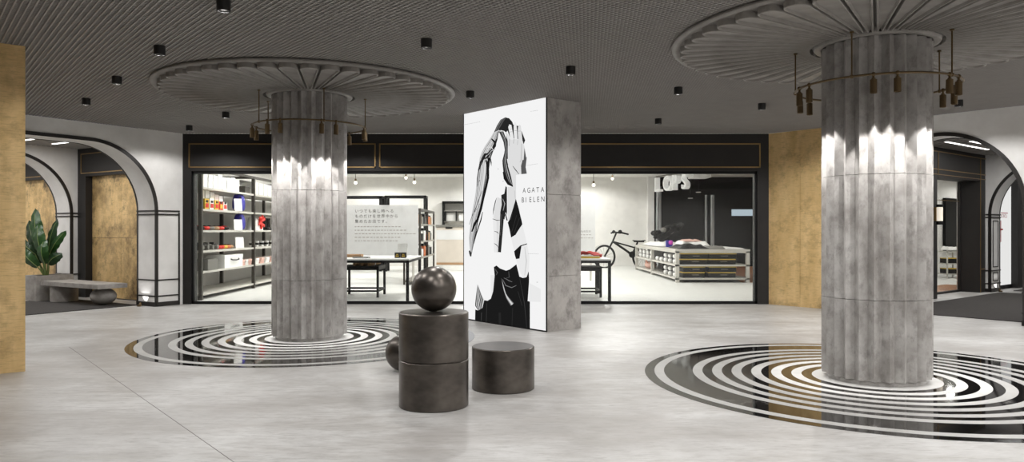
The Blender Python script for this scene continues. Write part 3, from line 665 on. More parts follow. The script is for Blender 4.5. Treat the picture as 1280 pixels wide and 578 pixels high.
# ------------------------------------------------------------ bench, planter and plant in the left arcade
bt0, bs0 = .983, 1.895
p = fl(A0, AW, AS, bt0, bs0); bn = thing('concrete_bench', 'long concrete slab bench on a drum and a ball, before the gold door', 'bench', (p.x, p.y, 0))
q = MB(); LF(q, bt0-.3, bt0+.3, bs0-1.1, bs0+1.05, .352, .44); ob = q.build('seat_slab', M['bench'], bn)
pl = fl(A0, AW, AS, bt0, 2.6); MB().cyl(pl, .26, .014, .353, 48, bev=.006).build('drum_leg', M['bench'], bn)
pl = fl(A0, AW, AS, bt0-.02, 1.16); MB().ball((pl.x, pl.y, .184), .24, n=48, sz=.17/.24).build('ball_leg', M['bench'], bn)
pt, psx = 1.0, 3.25; p = fl(A0, AW, AS, pt, psx); pln = thing('planter', 'square concrete planter at the far end of the concrete bench', 'planter', (p.x, p.y, 0))
q = MB(); t0, t1, s0, s1 = .58, 1.34, 3.0, 3.46
LF(q, t0, t1, s0, s1, .014, .43); LF(q, t0, t0+.05, s0, s1, .43, .545); LF(q, t1-.05, t1, s0, s1, .43, .545); LF(q, t0+.05, t1-.05, s0, s0+.05, .43, .545); LF(q, t0+.05, t1-.05, s1-.05, s1, .43, .545)
q.build('box', M['bench'], pln); q = MB(); LF(q, t0+.05, t1-.05, s0+.05, s1-.05, .43, .50); q.build('soil', M['soil'], pln)
pp0 = Vector((p.x, p.y, .49)); plant = thing('banana_plant', 'broad-leaved green banana plant growing in the concrete planter', 'plant', tuple(pp0))
def leaf(px0, pz, tipx, tipz, w, dy=0.0, bend=.12, dark=False, ymid=0.0):
    """blade from (px0,pz) to (tipx,tipz), pixels of the photo taken at the plant's depth"""
    Yd = pp0.y+dy; a = at(px0, pz, Yd); b = at(tipx, tipz, Yd+ymid); root = Vector((pp0.x+(a.x-pp0.x)*.25, pp0.y+dy*.3, pp0.z))
    d = b-a; side = d.cross(Vector((0, 1, 0))).normalized(); out = Vector((0, -1, 0))
    n = 18; vs = []; fs = []
    cen = lambda u: a+d*u+out*(bend*math.sin(pi*u))+Vector((0, 0, -.06*u*u))
    for i in range(n+1):
        u = i/n; ww = w*math.sin(pi*min(u*.93+.07, 1))**.55*(1-.15*u) if u < 1 else .0
        for k in (-1, -.66, -.33, 0, .33, .66, 1):
            wav = .014*math.sin(u*26+k*5)*abs(k)
            vs.append(cen(u)+side*(k*ww)+out*(-.14*abs(k)*ww/.12*.35+wav))
    for i in range(n):
        for k in range(6): fs.append((i*7+k, i*7+k+1, i*7+k+8, i*7+k+7))
    m = MB(); m.add(vs, fs, 0, True); L = m.build('leaf', M['leafdark' if dark else 'leaf'], plant, recalc=False)
    mr = MB(); mr.tube([root, root.lerp(a, .6)+Vector((0, 0, .02)), a]+[cen(i/8)+out*.004 for i in range(1, 8)], [.016, .014, .011]+[.008-.0007*i for i in range(7)], 8); mr.build('leaf_stalk', M['rib'], L)
leaf(52, 318, 44, 257, .155, 0, .10); leaf(52, 322, 36, 272, .16, .08, .1, True); leaf(56, 324, 48, 276, .15, -.12, .12)
leaf(60, 322, 72, 270, .10, .1, .08, True); leaf(62, 318, 83, 285, .10, .04, .06); leaf(60, 330, 78, 314, .13, -.1, .08, True)
leaf(47, 334, 28, 308, .13, -.12, .1); leaf(50, 330, 24, 292, .12, .1, .1, True); leaf(44, 318, 31, 302, .09, -.02, .06, True); leaf(56, 330, 56, 295, .13, -.16, .12)
# ------------------------------------------------------------ the shop behind the glass
SH = 3.7
struct(MB().add([(x, y, z) for z in (.0, .006) for x, y in ((-7.6, 15.42), (5.3, 15.42), (8.05, 23.3), (9.0, 26.0), (10.9, 31.2), (-7.6, 31.2))],
                [tuple(range(5, -1, -1)), tuple(range(6, 12))]+[(i, (i+1) % 6, (i+1) % 6+6, i+6) for i in range(6)]), 'floor', M['shopfloor'])
m = MB(); m.box(-7.75, -7.6, 15.47, 31.2, 0, SH); struct(m, 'wall_left', M['shopwhite'])
m = MB(); m.box(-7.75, 5.85, 31.0, 31.2, 0, SH); struct(m, 'wall_back', M['shopwhite'])
rwv = Vector((5.62, 15.42)); rwd = (Vector((11.0, 31.2))-rwv).normalized(); rwn = Vector((rwd.y, -rwd.x))
m = MB(); m.fbox(rwv, rwd, rwn, 0, 16.7, 0, .1, 0, SH); struct(m, 'wall_right', M['shopwhite'])
m = MB().box(-7.75, 11.2, 15.4, 31.2, SH, SH+.1); struct(m, 'ceiling', M['shopwhite'])
for x in (-5.4, -1.2, 2.8):
    for y in (17.6, 21.6, 25.6, 29.2):
        lamp('shop_lamp', 'SPOT', (x, y, SH-.04), P_SHOP, (1, .985, .96), spot_size=math.radians(165), spot_blend=.3, shadow_soft_size=.12)

# left shelving
for y in (17.2, 20.6, 24.0): lamp('shelf_fill', 'SPOT', (-4.3, y, SH-.05), P_SHOP*.5, (1, .97, .9), rot=Vector((-3.1, 0, -2.3)).to_track_quat('-Z', 'Y').to_euler(), spot_size=1.7, spot_blend=.6, shadow_soft_size=.1)  # unseen spots without fittings, added to brighten the shelves
def shelving(name, label, x0, x1, ys, levels, top, mp, ms, post=.075, side=1, top_beam=True):
    t = thing(name, label, 'shelving', ((x0+x1)/2, ys[0], 0))
    for y in ys:
        for x in (x0, x1): MB().box(x-post/2, x+post/2, y-post/2, y+post/2, .006, top).build('post', mp, t)
    for z in levels: MB().box(x0-.02, x1+.02, ys[0], ys[-1], z-.045, z).build('shelf', ms, t)
    q = MB()
    for x in (x0, x1): q.box(x-.03, x+.03, ys[0], ys[-1], top-.06, top)
    for y in ys: q.box(x0, x1, y-.03, y+.03, top-.06, top)
    q.build('top_rail', mp, t); return t
LV = (.14, .62, 1.06, 1.50, 1.96, 2.43)
shelving('shop_shelving', 'tall steel shelving full of goods along the left wall of the shop', -7.46, -6.64, (15.9, 19.15, 22.4, 25.65), LV, 2.88, M['steeldark'], M['lsteel'])
def goods(name, mb, mats, label, cat, group=None): return solo(mb, name, mats, label, cat, group)
def bx(x, y, z, w, d, h, r=0): # box standing on z
    m = MB(); c, s = math.cos(r), math.sin(r); m.fbox(Vector((x, y)), Vector((c, s)), Vector((-s, c)), -w/2, w/2, -d/2, d/2, z, z+h); return m
def carton(x, y, z, w, d, h, mt, label, group=None, r=0, name='carton', cat='box', lid=True):
    t = thing(name, label, cat, (x, y, z), group); bx(x, y, z, w, d, h*(.72 if lid else 1), r).build('box', mt, t)
    if lid: bx(x, y, z+h*.72, w+.008, d+.008, h*.28, r).build('lid', mt, t)
    return t
def card(x, y, z, w, h, label, r=0.0, lean=.12, name='display_card', mt='wht'):
    """standing price card with a folded easel back"""
    c, s = math.cos(r), math.sin(r); t = thing(name, label, 'card', (x, y, z)); P = lambda a, b, q: (x+c*a-s*b, y+s*a+c*b, q)
    m = MB(); th = .012
    m.add([P(-w/2, 0, z), P(w/2, 0, z), P(w/2, lean*h, z+h), P(-w/2, lean*h, z+h), P(-w/2, th, z), P(w/2, th, z), P(w/2, lean*h+th, z+h), P(-w/2, lean*h+th, z+h)],
          [(0, 1, 2, 3), (7, 6, 5, 4), (0, 4, 5, 1), (1, 5, 6, 2), (2, 6, 7, 3), (3, 7, 4, 0)]); m.build('face', M[mt], t)
    q = MB(); q.add([P(-w/4, lean*h*.8+th, z+h*.8), P(w/4, lean*h*.8+th, z+h*.8), P(w/4, h*.45, z), P(-w/4, h*.45, z), P(-w/4, lean*h*.8+th*2, z+h*.8), P(w/4, lean*h*.8+th*2, z+h*.8), P(w/4, h*.45+th, z), P(-w/4, h*.45+th, z)],
          [(0, 1, 2, 3), (7, 6, 5, 4), (0, 4, 5, 1), (1, 5, 6, 2), (2, 6, 7, 3), (3, 7, 4, 0)]); q.build('easel', M[mt], t); return t
xs = -6.85
g1 = 'white cartons on the top shelf of the first bay'
for k in range(8): carton(xs, 16.25+.27*k, 2.43, .34, .235, .30+(.03 if k % 3 == 0 else 0), M['wht'], 'white carton on the top shelf, %s in the row from the near shelf post' % ORDN[k], g1)
carton(xs+.05, 18.75, 2.43, .3, .34, .17, M['steeldark'], 'small dark box ending the row of white cartons on the top shelf')
for k in range(6): carton(xs, 19.5+.36*k, 2.43, .34, .29, .31, M['wht'], 'white carton on the top shelf beyond the second post, %s in the row' % ORDN[k], 'white cartons on the top shelf of the second bay')
carton(-6.98, 16.0, 2.43, .3, .14, .2, M['steeldark'], 'dark grey box on the top shelf at the near end of the shelving')
# colourful packs on the second shelf
pk = [(16.35, .42, 'yel'), (16.62, .46, 'wht'), (16.9, .40, 'yel'), (17.15, .36, 'red'), (17.4, .34, 'wht')]
for k, (y, h, c) in enumerate(pk):
    t = thing('toy_pack', '%s hanging toy pack on the second shelf, %s from the near post' % ({'yel': 'yellow', 'wht': 'white', 'red': 'red'}[c], ORDN[k]), 'package', (xs+.1, y, 1.96), 'toy packs')
    bx(xs+.1, y, 1.96, .12, .22, h*.55).build('box', M[c], t); bx(xs+.05, y, 1.96+h*.55, .02, .22, h*.45).build('header_card', M['wht'], t)
    bx(xs+.165, y, 2.0, .012, .14, .09).build('print', M['red' if c != 'red' else 'yel'], t); bx(xs+.165, y, 2.11, .012, .1, .05).build('print', M['blk'], t)
def backpack(x, y, z, s, label, up=True):
    t = thing('backpack', label, 'backpack', (x, y, z)); n = 22
    def body(a, b):
        u = -pi/2+pi*a; g = 2*pi*b; r = .5*math.cos(u)**.45; h = .5+.5*math.sin(u); k = 1-.18*h
        cx, cy = math.cos(g), math.sin(g); e = .55
        return (x+s*.62*r*k*abs(cx)**e*math.copysign(1, cx), y+s*.95*r*k*abs(cy)**e*math.copysign(1, cy), z+s*1.02*h)
    m = MB(); m.grid(body, 18, 36); m.build('bag', M['blu'], t)
    def front(a, b):
        u = -pi/2+pi*a; g = -pi/2+pi*b; r = .5*math.cos(u)**.45; h = .5+.5*math.sin(u)
        return (x+s*(.16+.20*r*math.cos(g)), y-s*.18+s*.52*r*math.sin(g), z+s*.03+s*.82*h)
    m = MB(); m.grid(front, 14, 20); m.build('front_pocket', M['blk'], t)
    MB().tube([(x, y-.06, z+s), (x, y-.05, z+s*1.08), (x, y+.05, z+s*1.08), (x, y+.06, z+s)], .012, 8).build('handle', M['blk'], t)
backpack(-6.78, 18.5, 1.96, .44, 'blue and black backpack on the second shelf behind a white card')
backpack(-6.78, 18.55, 1.50, .40, 'blue and black backpack on the middle shelf under another one')
card(-6.6, 18.0, 1.96, .2, .30, 'white card leaning against the backpack on the second shelf', r=.9)
card(-6.62, 18.05, 1.50, .22, .26, 'white card standing before the backpack on the middle shelf', r=.9)
def pile(n, kind, ys, z, cols, fmt, cat, group, x=xs):
    for k in range(n):
        y = ys[0]+(ys[1]-ys[0])*k/max(n-1, 1); c = cols[k % len(cols)]; m = MB()
        cn = {'red': 'red', 'blk': 'black', 'gry': 'grey', 'tan': 'tan', 'wht': 'white', 'ora': 'orange', 'yel': 'yellow', 'pink': 'pink'}[c]
        lab = fmt % (cn, ORDN[k])
        if kind == 'shoe':
            t = thing('folded_goods', lab, cat, (x, y, z), group)
            m.grid(lambda a, b: (x+.13*math.cos(2*pi*a)*math.sin(pi*b)**.5, y+.10*math.sin(2*pi*a)*math.sin(pi*b)**.5, z+.045-.045*math.cos(pi*b)+.02*math.sin(4*pi*a)*b*(1-b)), 16, 8); m.build('body', M[c], t)
            MB().tube([(x-.06, y, z+.085), (x, y, z+.10), (x+.07, y, z+.085)], .012, 8).build('strap', M['blk' if c != 'blk' else 'red'], t)
        elif kind == 'camera':
            t = thing('camera', lab, cat, (x, y, z), group); bx(x, y, z, .14, .18, .13).build('body', M[c], t); bx(x, y, z+.13, .08, .07, .04).build('viewfinder', M[c], t)
            MB().tube([(x+.07, y, z+.065), (x+.15, y, z+.065)], .05, 16).build('barrel', M['gry'], t)
        elif kind == 'cup':
            t = thing('cup', lab, cat, (x, y, z), group); MB().lathe([(0, z), (.05, z), (.062, z+.15), (.054, z+.15), (.045, z+.02), (0, z+.02)], (x, y, 0), 18).build('cup_body', M['wht'], t)
            MB().lathe([(.053, z+.05), (.0585, z+.05), (.063, z+.1), (.057, z+.1)], (x, y, 0), 18).build('sleeve', M['blk'], t)
        elif kind == 'cloth':
            t = thing('folded_cloth', lab, cat, (x, y, z), group)
            for q in range(3): bx(x+.01*q, y, z+.05*q, .36, .26, .046, .05*(q-1)).build('fold', M[c], t)
pile(6, 'shoe', (16.3, 17.7), 1.50, ('blk', 'red', 'gry', 'tan', 'red', 'blk'), 'small %s pouch on the middle shelf, %s from the near post', 'pouch', 'pouches on the middle shelf')
pile(4, 'camera', (16.2, 17.0), 1.06, ('blk', 'blk', 'gry', 'blk'), '%s camera on the fourth shelf down, %s from the near post', 'camera', 'cameras on the shelving')
pile(5, 'shoe', (17.25, 18.0), 1.06, ('red', 'red', 'yel', 'ora', 'tan'), 'small %s pouch on the fourth shelf beyond the cameras, %s of its row', 'pouch', 'pouches on the fourth shelf')
card(-6.62, 18.15, 1.06, .22, .27, 'white card standing on the fourth shelf at the end of the red pouches', r=.9)
pile(7, 'cup', (19.6, 22.0), 1.06, ('wht',), '%s cup with a dark sleeve beyond the second post, %s in the row', 'cup', 'cups on the shelving')
carton(xs+.02, 16.5, .62, .42, .55, .24, M['gry'], 'grey flat box on the low shelf behind the near post')
t = carton(xs+.02, 17.75, .62, .42, 1.15, .30, M['wht'], 'long white box with a black handle on the low shelf')
MB().tube([(xs+.235, 17.55, .82), (xs+.26, 17.6, .80), (xs+.27, 17.8, .79), (xs+.26, 18.0, .80), (xs+.235, 18.05, .82)], .014, 8).build('handle', M['blk'], t)
pile(3, 'cloth', (18.5, 18.95), .62, ('pink', 'wht', 'pink'), '%s folded cloth pile on the low shelf, %s after the long white box', 'cloth', 'cloth piles on the low shelf')
pile(7, 'cloth', (19.5, 22.0), .62, ('wht', 'pink'), '%s folded cloth pile on the low shelf beyond the second post, %s in the row', 'cloth', 'cloth piles on the low shelf')
# wrapped parcel with a red ribbon and black boots
gx, gy = -6.85, 19.85; t = thing('gift_bag', 'white parcel tied with a red ribbon bow on the middle shelf', 'gift', (gx, gy, 1.5))
m = MB(); m.grid(lambda a, b: (gx+.17*(1-.25*b)*math.copysign(abs(math.cos(2*pi*a))**.5, math.cos(2*pi*a)), gy+.3*(1-.2*b)*math.copysign(abs(math.sin(2*pi*a))**.5, math.sin(2*pi*a)), 1.5+.33*b+.02*math.sin(6*pi*a)*b), 24, 6)
m.box(gx-.1, gx+.1, gy-.2, gy+.2, 1.5, 1.8); m.build('bag', M['wht'], t)
m = MB()
for a in (.4, 1.3, 2.3, 3.4, 4.4, 5.4):
    m.tube([(gx+.13, gy, 1.72), (gx+.2, gy+.16*math.cos(a), 1.73+.13*math.sin(a)), (gx+.19, gy+.27*math.cos(a+.2), 1.72+.2*math.sin(a+.2))], [.03, .04, .012], 8)
m.box(gx+.14, gx+.165, gy-.02, gy+.02, 1.5, 1.75); m.build('ribbon_bow', M['red'], t)
for k, y in enumerate((20.55, 20.85)):
    t = thing('boot', 'black boot beside the red ribboned parcel, %s one' % ('nearer', 'farther')[k], 'boot', (gx, y, 1.5), 'boots on the shelving')
    MB().lathe([(0, 0), (.09, 0), (.085, .12), (.075, .25), (.085, .33), (.07, .33), (.0, .28)], (gx, y, 1.5), 18).build('shaft', M['blk'], t)
    MB().ball((gx+.1, y, 1.545), .085, sz=.53, n=16).build('toe', M['blk'], t)
# end-of-shelf bits left of the near post
for z, c, h, nm, lb in ((1.96, 'tan', .26, 'jar', 'tan jar on the second shelf at the near end of the shelving'), (1.5, 'tan', .16, 'jar', 'tan jar on the middle shelf at the near end of the shelving'), (1.06, 'ora', .1, 'jar', 'brown bowl on the fourth shelf at the near end of the shelving')):
    t = thing(nm, lb, 'jar', (-6.93, 16.03, z)); MB().lathe([(0, z), (.05, z), (.065, z+h*.3), (.06, z+h*.75), (.035, z+h*.85), (.035, z+h), (0, z+h)], (-6.93, 16.03, 0), 20).build('body', M[c], t)
    MB().cyl((-6.93, 16.03, 0), .04, z+h, z+h+.02, 16).build('lid', M['blk'], t)
carton(-6.86, 16.03, .62, .22, .14, .2, M['steeldark'], 'dark grey box on the low shelf at the near end of the shelving')
# display tables near the glass
def table(label, x0, x1, y0, y1, z, top_m, leg_m, name='display_table', low_rail=None, leg=.05, group=None):
    t = thing(name, label, 'table', ((x0+x1)/2, (y0+y1)/2, 0), group)
    MB().box(x0, x1, y0, y1, z-.03, z).build('tabletop', top_m, t)
    q = MB(); e = .055
    q.box(x0, x1, y0, y0+.04, z-.03-e, z-.03).box(x0, x1, y1-.04, y1, z-.03-e, z-.03).box(x0, x0+.04, y0, y1, z-.03-e, z-.03).box(x1-.04, x1, y0, y1, z-.03-e, z-.03); q.build('apron', leg_m, t)
    for x in (x0, x1-leg):
        for y in (y0, y1-leg): MB().box(x, x+leg, y, y+leg, .006, z-.03).build('leg', leg_m, t)
    if low_rail:
        q = MB(); zr = low_rail; q.box(x0, x1, y0+.005, y0+.04, zr, zr+.04).box(x0, x1, y1-.04, y1-.005, zr, zr+.04).box(x0+.005, x0+.04, y0, y1, zr, zr+.04).box(x1-.04, x1-.005, y0, y1, zr, zr+.04); q.build('lower_rail', leg_m, t)
    return t
table('black framed table with white top just inside the glass, left of the poster pillar', -4.6, -2.16, 15.6, 17.7, .90, M['wht'], M['blk'], leg=.06)
table('small black nesting table tucked under the left display table', -3.82, -2.95, 16.5, 17.42, .70, M['blk'], M['blk'], low_rail=.13)
table('black framed table with rounded goods just inside the glass, right of the poster pillar', .2, 2.06, 15.5, 17.6, .90, M['wht'], M['blk'], leg=.06)
table('small black nesting table tucked under the right display table', .7, 1.99, 16.5, 17.42, .68, M['blk'], M['blk'], low_rail=.12)
for k, (px, py) in enumerate(((497, 318.6), (504.5, 318.2))):
    v = at(px, 322, 16.2); carton(v.x, 16.2+.1*k, .90, .11, .1, .12, M['blk'], 'small black box with a gold label on the left table, %s' % ('left of the pair', 'right of the pair'), None, .2)if 0 else None
    x = v.x; t = thing('gift_box', 'small black box with a gold label on the left table, %s of the two' % ('left', 'right')[k], 'box', (x, 16.2, .9), 'small black boxes on the left table')
    bx(x, 16.2, .9, .115, .1, .115).build('box', M['blk'], t); bx(x, 16.148, .93, .07, .006, .02).build('label', M['yel'], t); bx(x, 16.148, .97, .05, .006, .012).build('label', M['yel'], t)
card(at(503, 320, 16.7).x, 16.7, .9, .22, .3, 'white card standing on the left table behind two black boxes')
x = at(452, 320, 16.1).x; t = thing('book', 'flat dark book lying on the left table', 'book', (x, 16.1, .9)); bx(x, 16.1, .9, .34, .26, .008).build('cover', M['blk'], t); bx(x, 16.1, .908, .33, .25, .014).build('pages', M['wht'], t); bx(x, 16.1, .922, .34, .26, .006).build('cover', M['blk'], t)
x = at(440, 318, 16.7).x; t = carton(x, 16.7, .9, .45, .3, .06, M['tan'], 'low tan tray at the left end of the left table')
for k, px in enumerate((450, 459, 468)):
    x = at(px, 331, 16.9).x; t = thing('paper_roll', 'brown paper roll on the nesting table at left, %s from the left' % ORDN[k], 'roll', (x, 16.9, .7), 'brown paper rolls')
    MB().tube([(x-.08, 16.7, .745), (x+.06, 17.15, .745)], .045, 16).build('roll', M['tan'], t); MB().tube([(x-.021, 16.89, .745), (x-.009, 16.93, .745)], .047, 16).build('band', M['wht'], t)
for k, (dx, z, w) in enumerate(((-.35, .9, .5), (-.3, .96, .48), (.12, .9, .5))):
    t = thing('gold_tray', 'flat yellow box on the right table, %s' % ('under another yellow box', 'on top of another yellow box', 'nearest the table end')[k], 'box', (1.5+dx, 16.0, z), 'yellow boxes on the right table')
    bx(1.5+dx, 16.0, z, w, .3, .042).build('tray', M['yel'], t); bx(1.5+dx, 16.0, z+.042, w*.96, .28, .012).build('lid', M['wht'], t)
m = MB(); m.grid(lambda a, b: (1.42+.5*a, 15.85+.32*b, .955+.06+.07*math.sin(7*a+3*b)*math.sin(9*b+1)*.6-.13*max(0, a-.6)), 22, 14); m.grid(lambda a, b: (1.42+.5*a, 15.85+.32*b, .945+.06+.07*math.sin(7*a+3*b)*math.sin(9*b+1)*.6-.13*max(0, a-.6)), 22, 14)
solo(m, 'red_cloth', M['red'], 'crumpled red cloth lying over the yellow boxes on the right table', 'cloth', recalc=False)
t = thing('basket', 'dark wire basket on the small table under the right display table', 'basket', (1.3, 16.9, .68)); q = MB()
for a in range(0, 360, 20): q.tube([(1.3+.25*math.cos(math.radians(a)), 16.9+.2*math.sin(math.radians(a)), .685), (1.3+.3*math.cos(math.radians(a)), 16.9+.24*math.sin(math.radians(a)), .8)], .008, 6)
q.build('wires', M['blk'], t); MB().tube([(1.3+.3*math.cos(a/12*pi), 16.9+.24*math.sin(a/12*pi), .8) for a in range(24)], .011, 8, closed=True).build('rim', M['blk'], t)
# text panel
def text_panel(name, label, x0, x1, y, z1, lines, size, ztop, step, spacing, small=5):
    t = thing(name, label, 'sign panel', ((x0+x1)/2, y, 0)); MB().box(x0, x1, y, y+.08, .74, z1).build('panel', M['panelgrey'], t)
    for x in (x0+.1, x1-.16): MB().box(x, x+.06, y+.01, y+.07, .006, .74).build('leg', M['lsteel'], t)
    q = MB(); X = (1, 0, 0); Z = (0, 0, 1)
    for k, l in enumerate(lines): q.text(l, size, (x0p, y-.003, ztop-step*k), X, Z, spacing=spacing)
    q.build('lettering', M['ink'], t, recalc=False)
    q = MB(); rr = random.Random(3)
    for k in range(small):
        x = x0p; L = x0p+(1.25, 1.35, 1.6, 1.2, 1.15)[k % 5]*1.0; z = ztop-step*(len(lines)-.15)-.095*k
        while x < min(L, x1-.1): w = .03+.05*rr.random(); q.box(x, min(x+w, x1-.05), y-.003, y-.001, z, z+.022); x += w+.03
    q.build('small_print', M['inklight'], t, recalc=False); return t
M['inklight'] = mat('print_light_grey', s2l(168, 164, 158), .7)
M['panelgrey'] = mat('panel_grey_white', s2l(222, 222, 222), .7)
x0p = at(443.5, 288, 20).x
text_panel('text_panel', 'pale freestanding panel printed with three lines of Japanese text behind the left table', -4.9, at(522.5, 288, 20).x, 20, 1.5+31.5/F*20, ('いつでも楽し時へる', 'ものだけを世界中から', '集めたお店です。'), .105, 1.5+22.2/F*20, .138, 1.24)
x0p = at(726, 288, 22).x
text_panel('text_panel', 'pale panel with small grey text just right of the poster pillar', at(700, 288, 22).x, at(744, 288, 22).x, 22, 1.5+32/F*22, ('ものだけ',), .07, 1.44, .1, 1.2, 2)
# bookshelf beyond the panel
BL = (.12, .75, 1.2, 1.68)
shelving('bookshelf', 'steel shelving receding behind the text panel, seen from its end', -2.95, -2.52, (20.4, 22.2, 24.0), BL, 2.1, M['steeldark'], M['steel'], post=.05)
bk = [('blk', 'black'), ('tan', 'tan'), ('wht', 'white'), ('gry', 'grey'), ('ora', 'orange')]
for li, z in enumerate(BL[1:]):
    for k in range(6):
        y = 20.75+.55*k; c, cn = bk[(k*2+li*3) % 5]; h = (.32, .26, .36, .22, .3, .28)[k]
        t = thing('shop_box', '%s box on the %s shelf behind the text panel, %s from the near end' % (cn, ('lower', 'middle', 'upper')[li], ORDN[k]), 'box', (-2.68, y, z), 'goods on the receding shelving')
        bx(-2.68, y, z, .26, .3, h*.8).build('box', M[c], t); bx(-2.68, y, z+h*.8, .2, .22, h*.2).build('lid', M['blk' if c != 'blk' else 'wht'], t)
# black rack frames at the back and wall shelf
def rack(label, x0, x1, y0, y1, z, mp):
    t = thing('rack_frame', label, 'rack', ((x0+x1)/2, y0, 0), 'black rack frames'); e = .09
    for x in (x0, x1-e):
        for y in (y0, y1-e): MB().box(x, x+e, y, y+e, .006, z).build('post', mp, t)
    q = MB(); q.box(x0, x1, y0, y0+e, z-e, z).box(x0, x1, y1-e, y1, z-e, z).box(x0, x0+e, y0, y1, z-e, z).box(x1-e, x1, y0, y1, z-e, z); q.build('top_rail', mp, t)
    for zz in (.5, 1.1): MB().box(x0+e, x1-e, y0+.01, y1-.01, zz, zz+.04).build('shelf', mp, t)
rack('open black rack frame above the text panel, left of two', -6.2, at(477, 0, 27).x, 27, 27.6, 1.5+43*27/F, M['blk'])
rack('open black rack frame above the text panel, right of two', at(480.5, 0, 27).x, at(532.5, 0, 27).x, 27, 27.6, 1.5+43.5*27/F, M['blk'])
t = thing('wall_shelf', 'black framed wall shelf high on the white back wall beside the poster pillar', 'shelf', (-2.1, 30.9, 1.6)); e = .08; xa = at(553, 0, 30.7).x; za, zb = 1.7, 2.69
MB().box(xa, xa+e, 30.6, 31, za-.2, zb).box(-1.2, -1.2+e, 30.6, 31, za-.2, zb).build('post', M['blk'], t)
MB().box(xa, -1.12, 30.6, 31, zb-e, zb).build('shelf', M['blk'], t); MB().box(xa, -1.12, 30.6, 31, 2.27, 2.31).build('shelf', M['gry'], t); MB().box(xa, -1.12, 30.6, 31, 1.84, 1.88).build('shelf', M['gry'], t)
for x in (xa+.1, xa+.55): MB().box(x, x+.05, 30.6, 30.66, 1.88, 2.27).build('divider', M['blk'], t)
for k, x in enumerate((xa+.35, xa+.85)): carton(x, 30.85, 1.88, .36, .2, .33, M['wht'], 'white box in the black wall shelf, %s of two' % ('left', 'right')[k], 'white boxes in the wall shelf')
# counter
cx0, cx1 = at(545.5, 0, 27.6).x, -1.0; t = thing('shop_counter', 'beige fronted counter left of the poster pillar deep in the shop', 'counter', ((cx0+cx1)/2, 28, 0))
MB().box(cx0, cx1, 27.6, 28.5, .3, 1.62).build('body', M['beige'], t); MB().box(cx0-.03, cx1, 27.55, 28.55, 1.62, 1.70).build('worktop', M['gry'], t); MB().box(cx0, cx1, 27.58, 28.5, .22, .3).build('trim', M['tan'], t); MB().box(cx0, cx1, 27.6, 28.5, .006, .22).build('plinth', M['wht'], t)
MB().box(at(557, 0, 27.6).x, at(565.5, 0, 27.6).x, 27.57, 27.61, 1.56, 1.61).build('slot', M['blk'], t); MB().box(cx0, cx1, 27.585, 27.6, 1.15, 1.5).build('upper_panel', M['panelgrey'], t)
# bulbs on cords
for px, py, Y, lb in ((444.5, 228.5, 19, 'leftmost bare bulb on a thin cord left of the poster pillar'), (507.5, 222.5, 21.5, 'glowing bare bulb between two others left of the poster pillar'), (518, 228, 19, 'bare bulb on a thin cord nearest the poster pillar on its left'), (742, 231.5, 19, 'glowing bare bulb on a cord nearest the poster pillar on its right'), (765.5, 223.5, 22, 'glowing bare bulb second from the poster pillar on its right')):
    v = at(px, py, Y); t = thing('pendant_bulb', lb, 'pendant lamp', (v.x, Y, v.z), 'bare bulbs in the shop')
    MB().tube([(v.x, Y, v.z+.06), (v.x, Y, SH)], .008, 6).build('cord', M['gry'], t); MB().cyl((v.x, Y, 0), .025, v.z+.035, v.z+.10, 12).build('socket', M['canbrass'], t); MB().ball(v, .04, n=16).build('bulb', M['bulb'], t)
# bicycle against the white back wall
by = 29.4; bi = thing('bicycle', 'black bicycle standing between the red cloth and the long display table', 'bicycle', (at(778, 0, by).x, by, 0))
fw = at(755.5, 318.5, by); rwh = fw+Vector((1.52, 0, 0)); R0 = .44; fw.z = rwh.z = R0+.006; rwh.y -= .06
def wheel(c):
    w = MB().tube([c+Vector((R0*math.cos(a/20*pi)*.95, .12*math.cos(a/20*pi), R0*math.sin(a/20*pi))) for a in range(40)], .042, 8, closed=True).build('tire', M['blk'], bi)
    q = MB()
    for a in range(0, 360, 24): a = math.radians(a); q.tube([c, c+Vector((R0*math.cos(a)*.95, .12*math.cos(a), R0*math.sin(a)))], .005, 5)
    q.ball(c, .04, n=10).build('spokes', M['steel'], w)
wheel(fw); wheel(rwh)
hd = at(766, 302, by); bb = at(790, 318.5, by); st = at(797, 303, by); hb = at(770.5, 291, by)
MB().tube([hd, bb], .045, 8).tube([hd+Vector((.05, 0, -.02)), bb.lerp(st, .55)], .03, 8).tube([bb, st], .035, 8).tube([bb, rwh], .025, 8).tube([bb.lerp(st, .7), rwh], .022, 8).build('frame', M['blk'], bi)
MB().tube([hd, fw], .035, 8).build('fork', M['blk'], bi); MB().tube([hd, hb], .035, 8).build('stem', M['blk'], bi)
MB().tube([hb+Vector((-.24, -.25, -.02)), hb+Vector((-.1, -.12, .03)), hb, hb+Vector((.25, .1, -.01)), hb+Vector((.5, .2, -.07))], .035, 8).build('handlebar', M['blk'], bi)
MB().ball(hb+Vector((.15, .02, .03)), .08, n=12).ball(hb+Vector((-.12, -.1, .03)), .07, n=12).build('brake_lever', M['blk'], bi)
m = MB(); m.grid(lambda a, b: (st.x-.2+.5*a, st.y+(b-.5)*(.06+.16*a), st.z+.05+.04*math.sin(pi*b)-.02*math.sin(pi*a)), 10, 8); m.box(st.x-.15, st.x+.25, st.y-.05, st.y+.05, st.z, st.z+.05); m.build('saddle', M['blk'], bi)
MB().tube([bb+Vector((-.16, -.08, .06)), bb, bb+Vector((.16, .08, -.06))], .022, 8).tube([bb+Vector((0, -.05, 0)), bb+Vector((0, -.075, 0))], .13, 20).build('crank', M['blk'], bi)
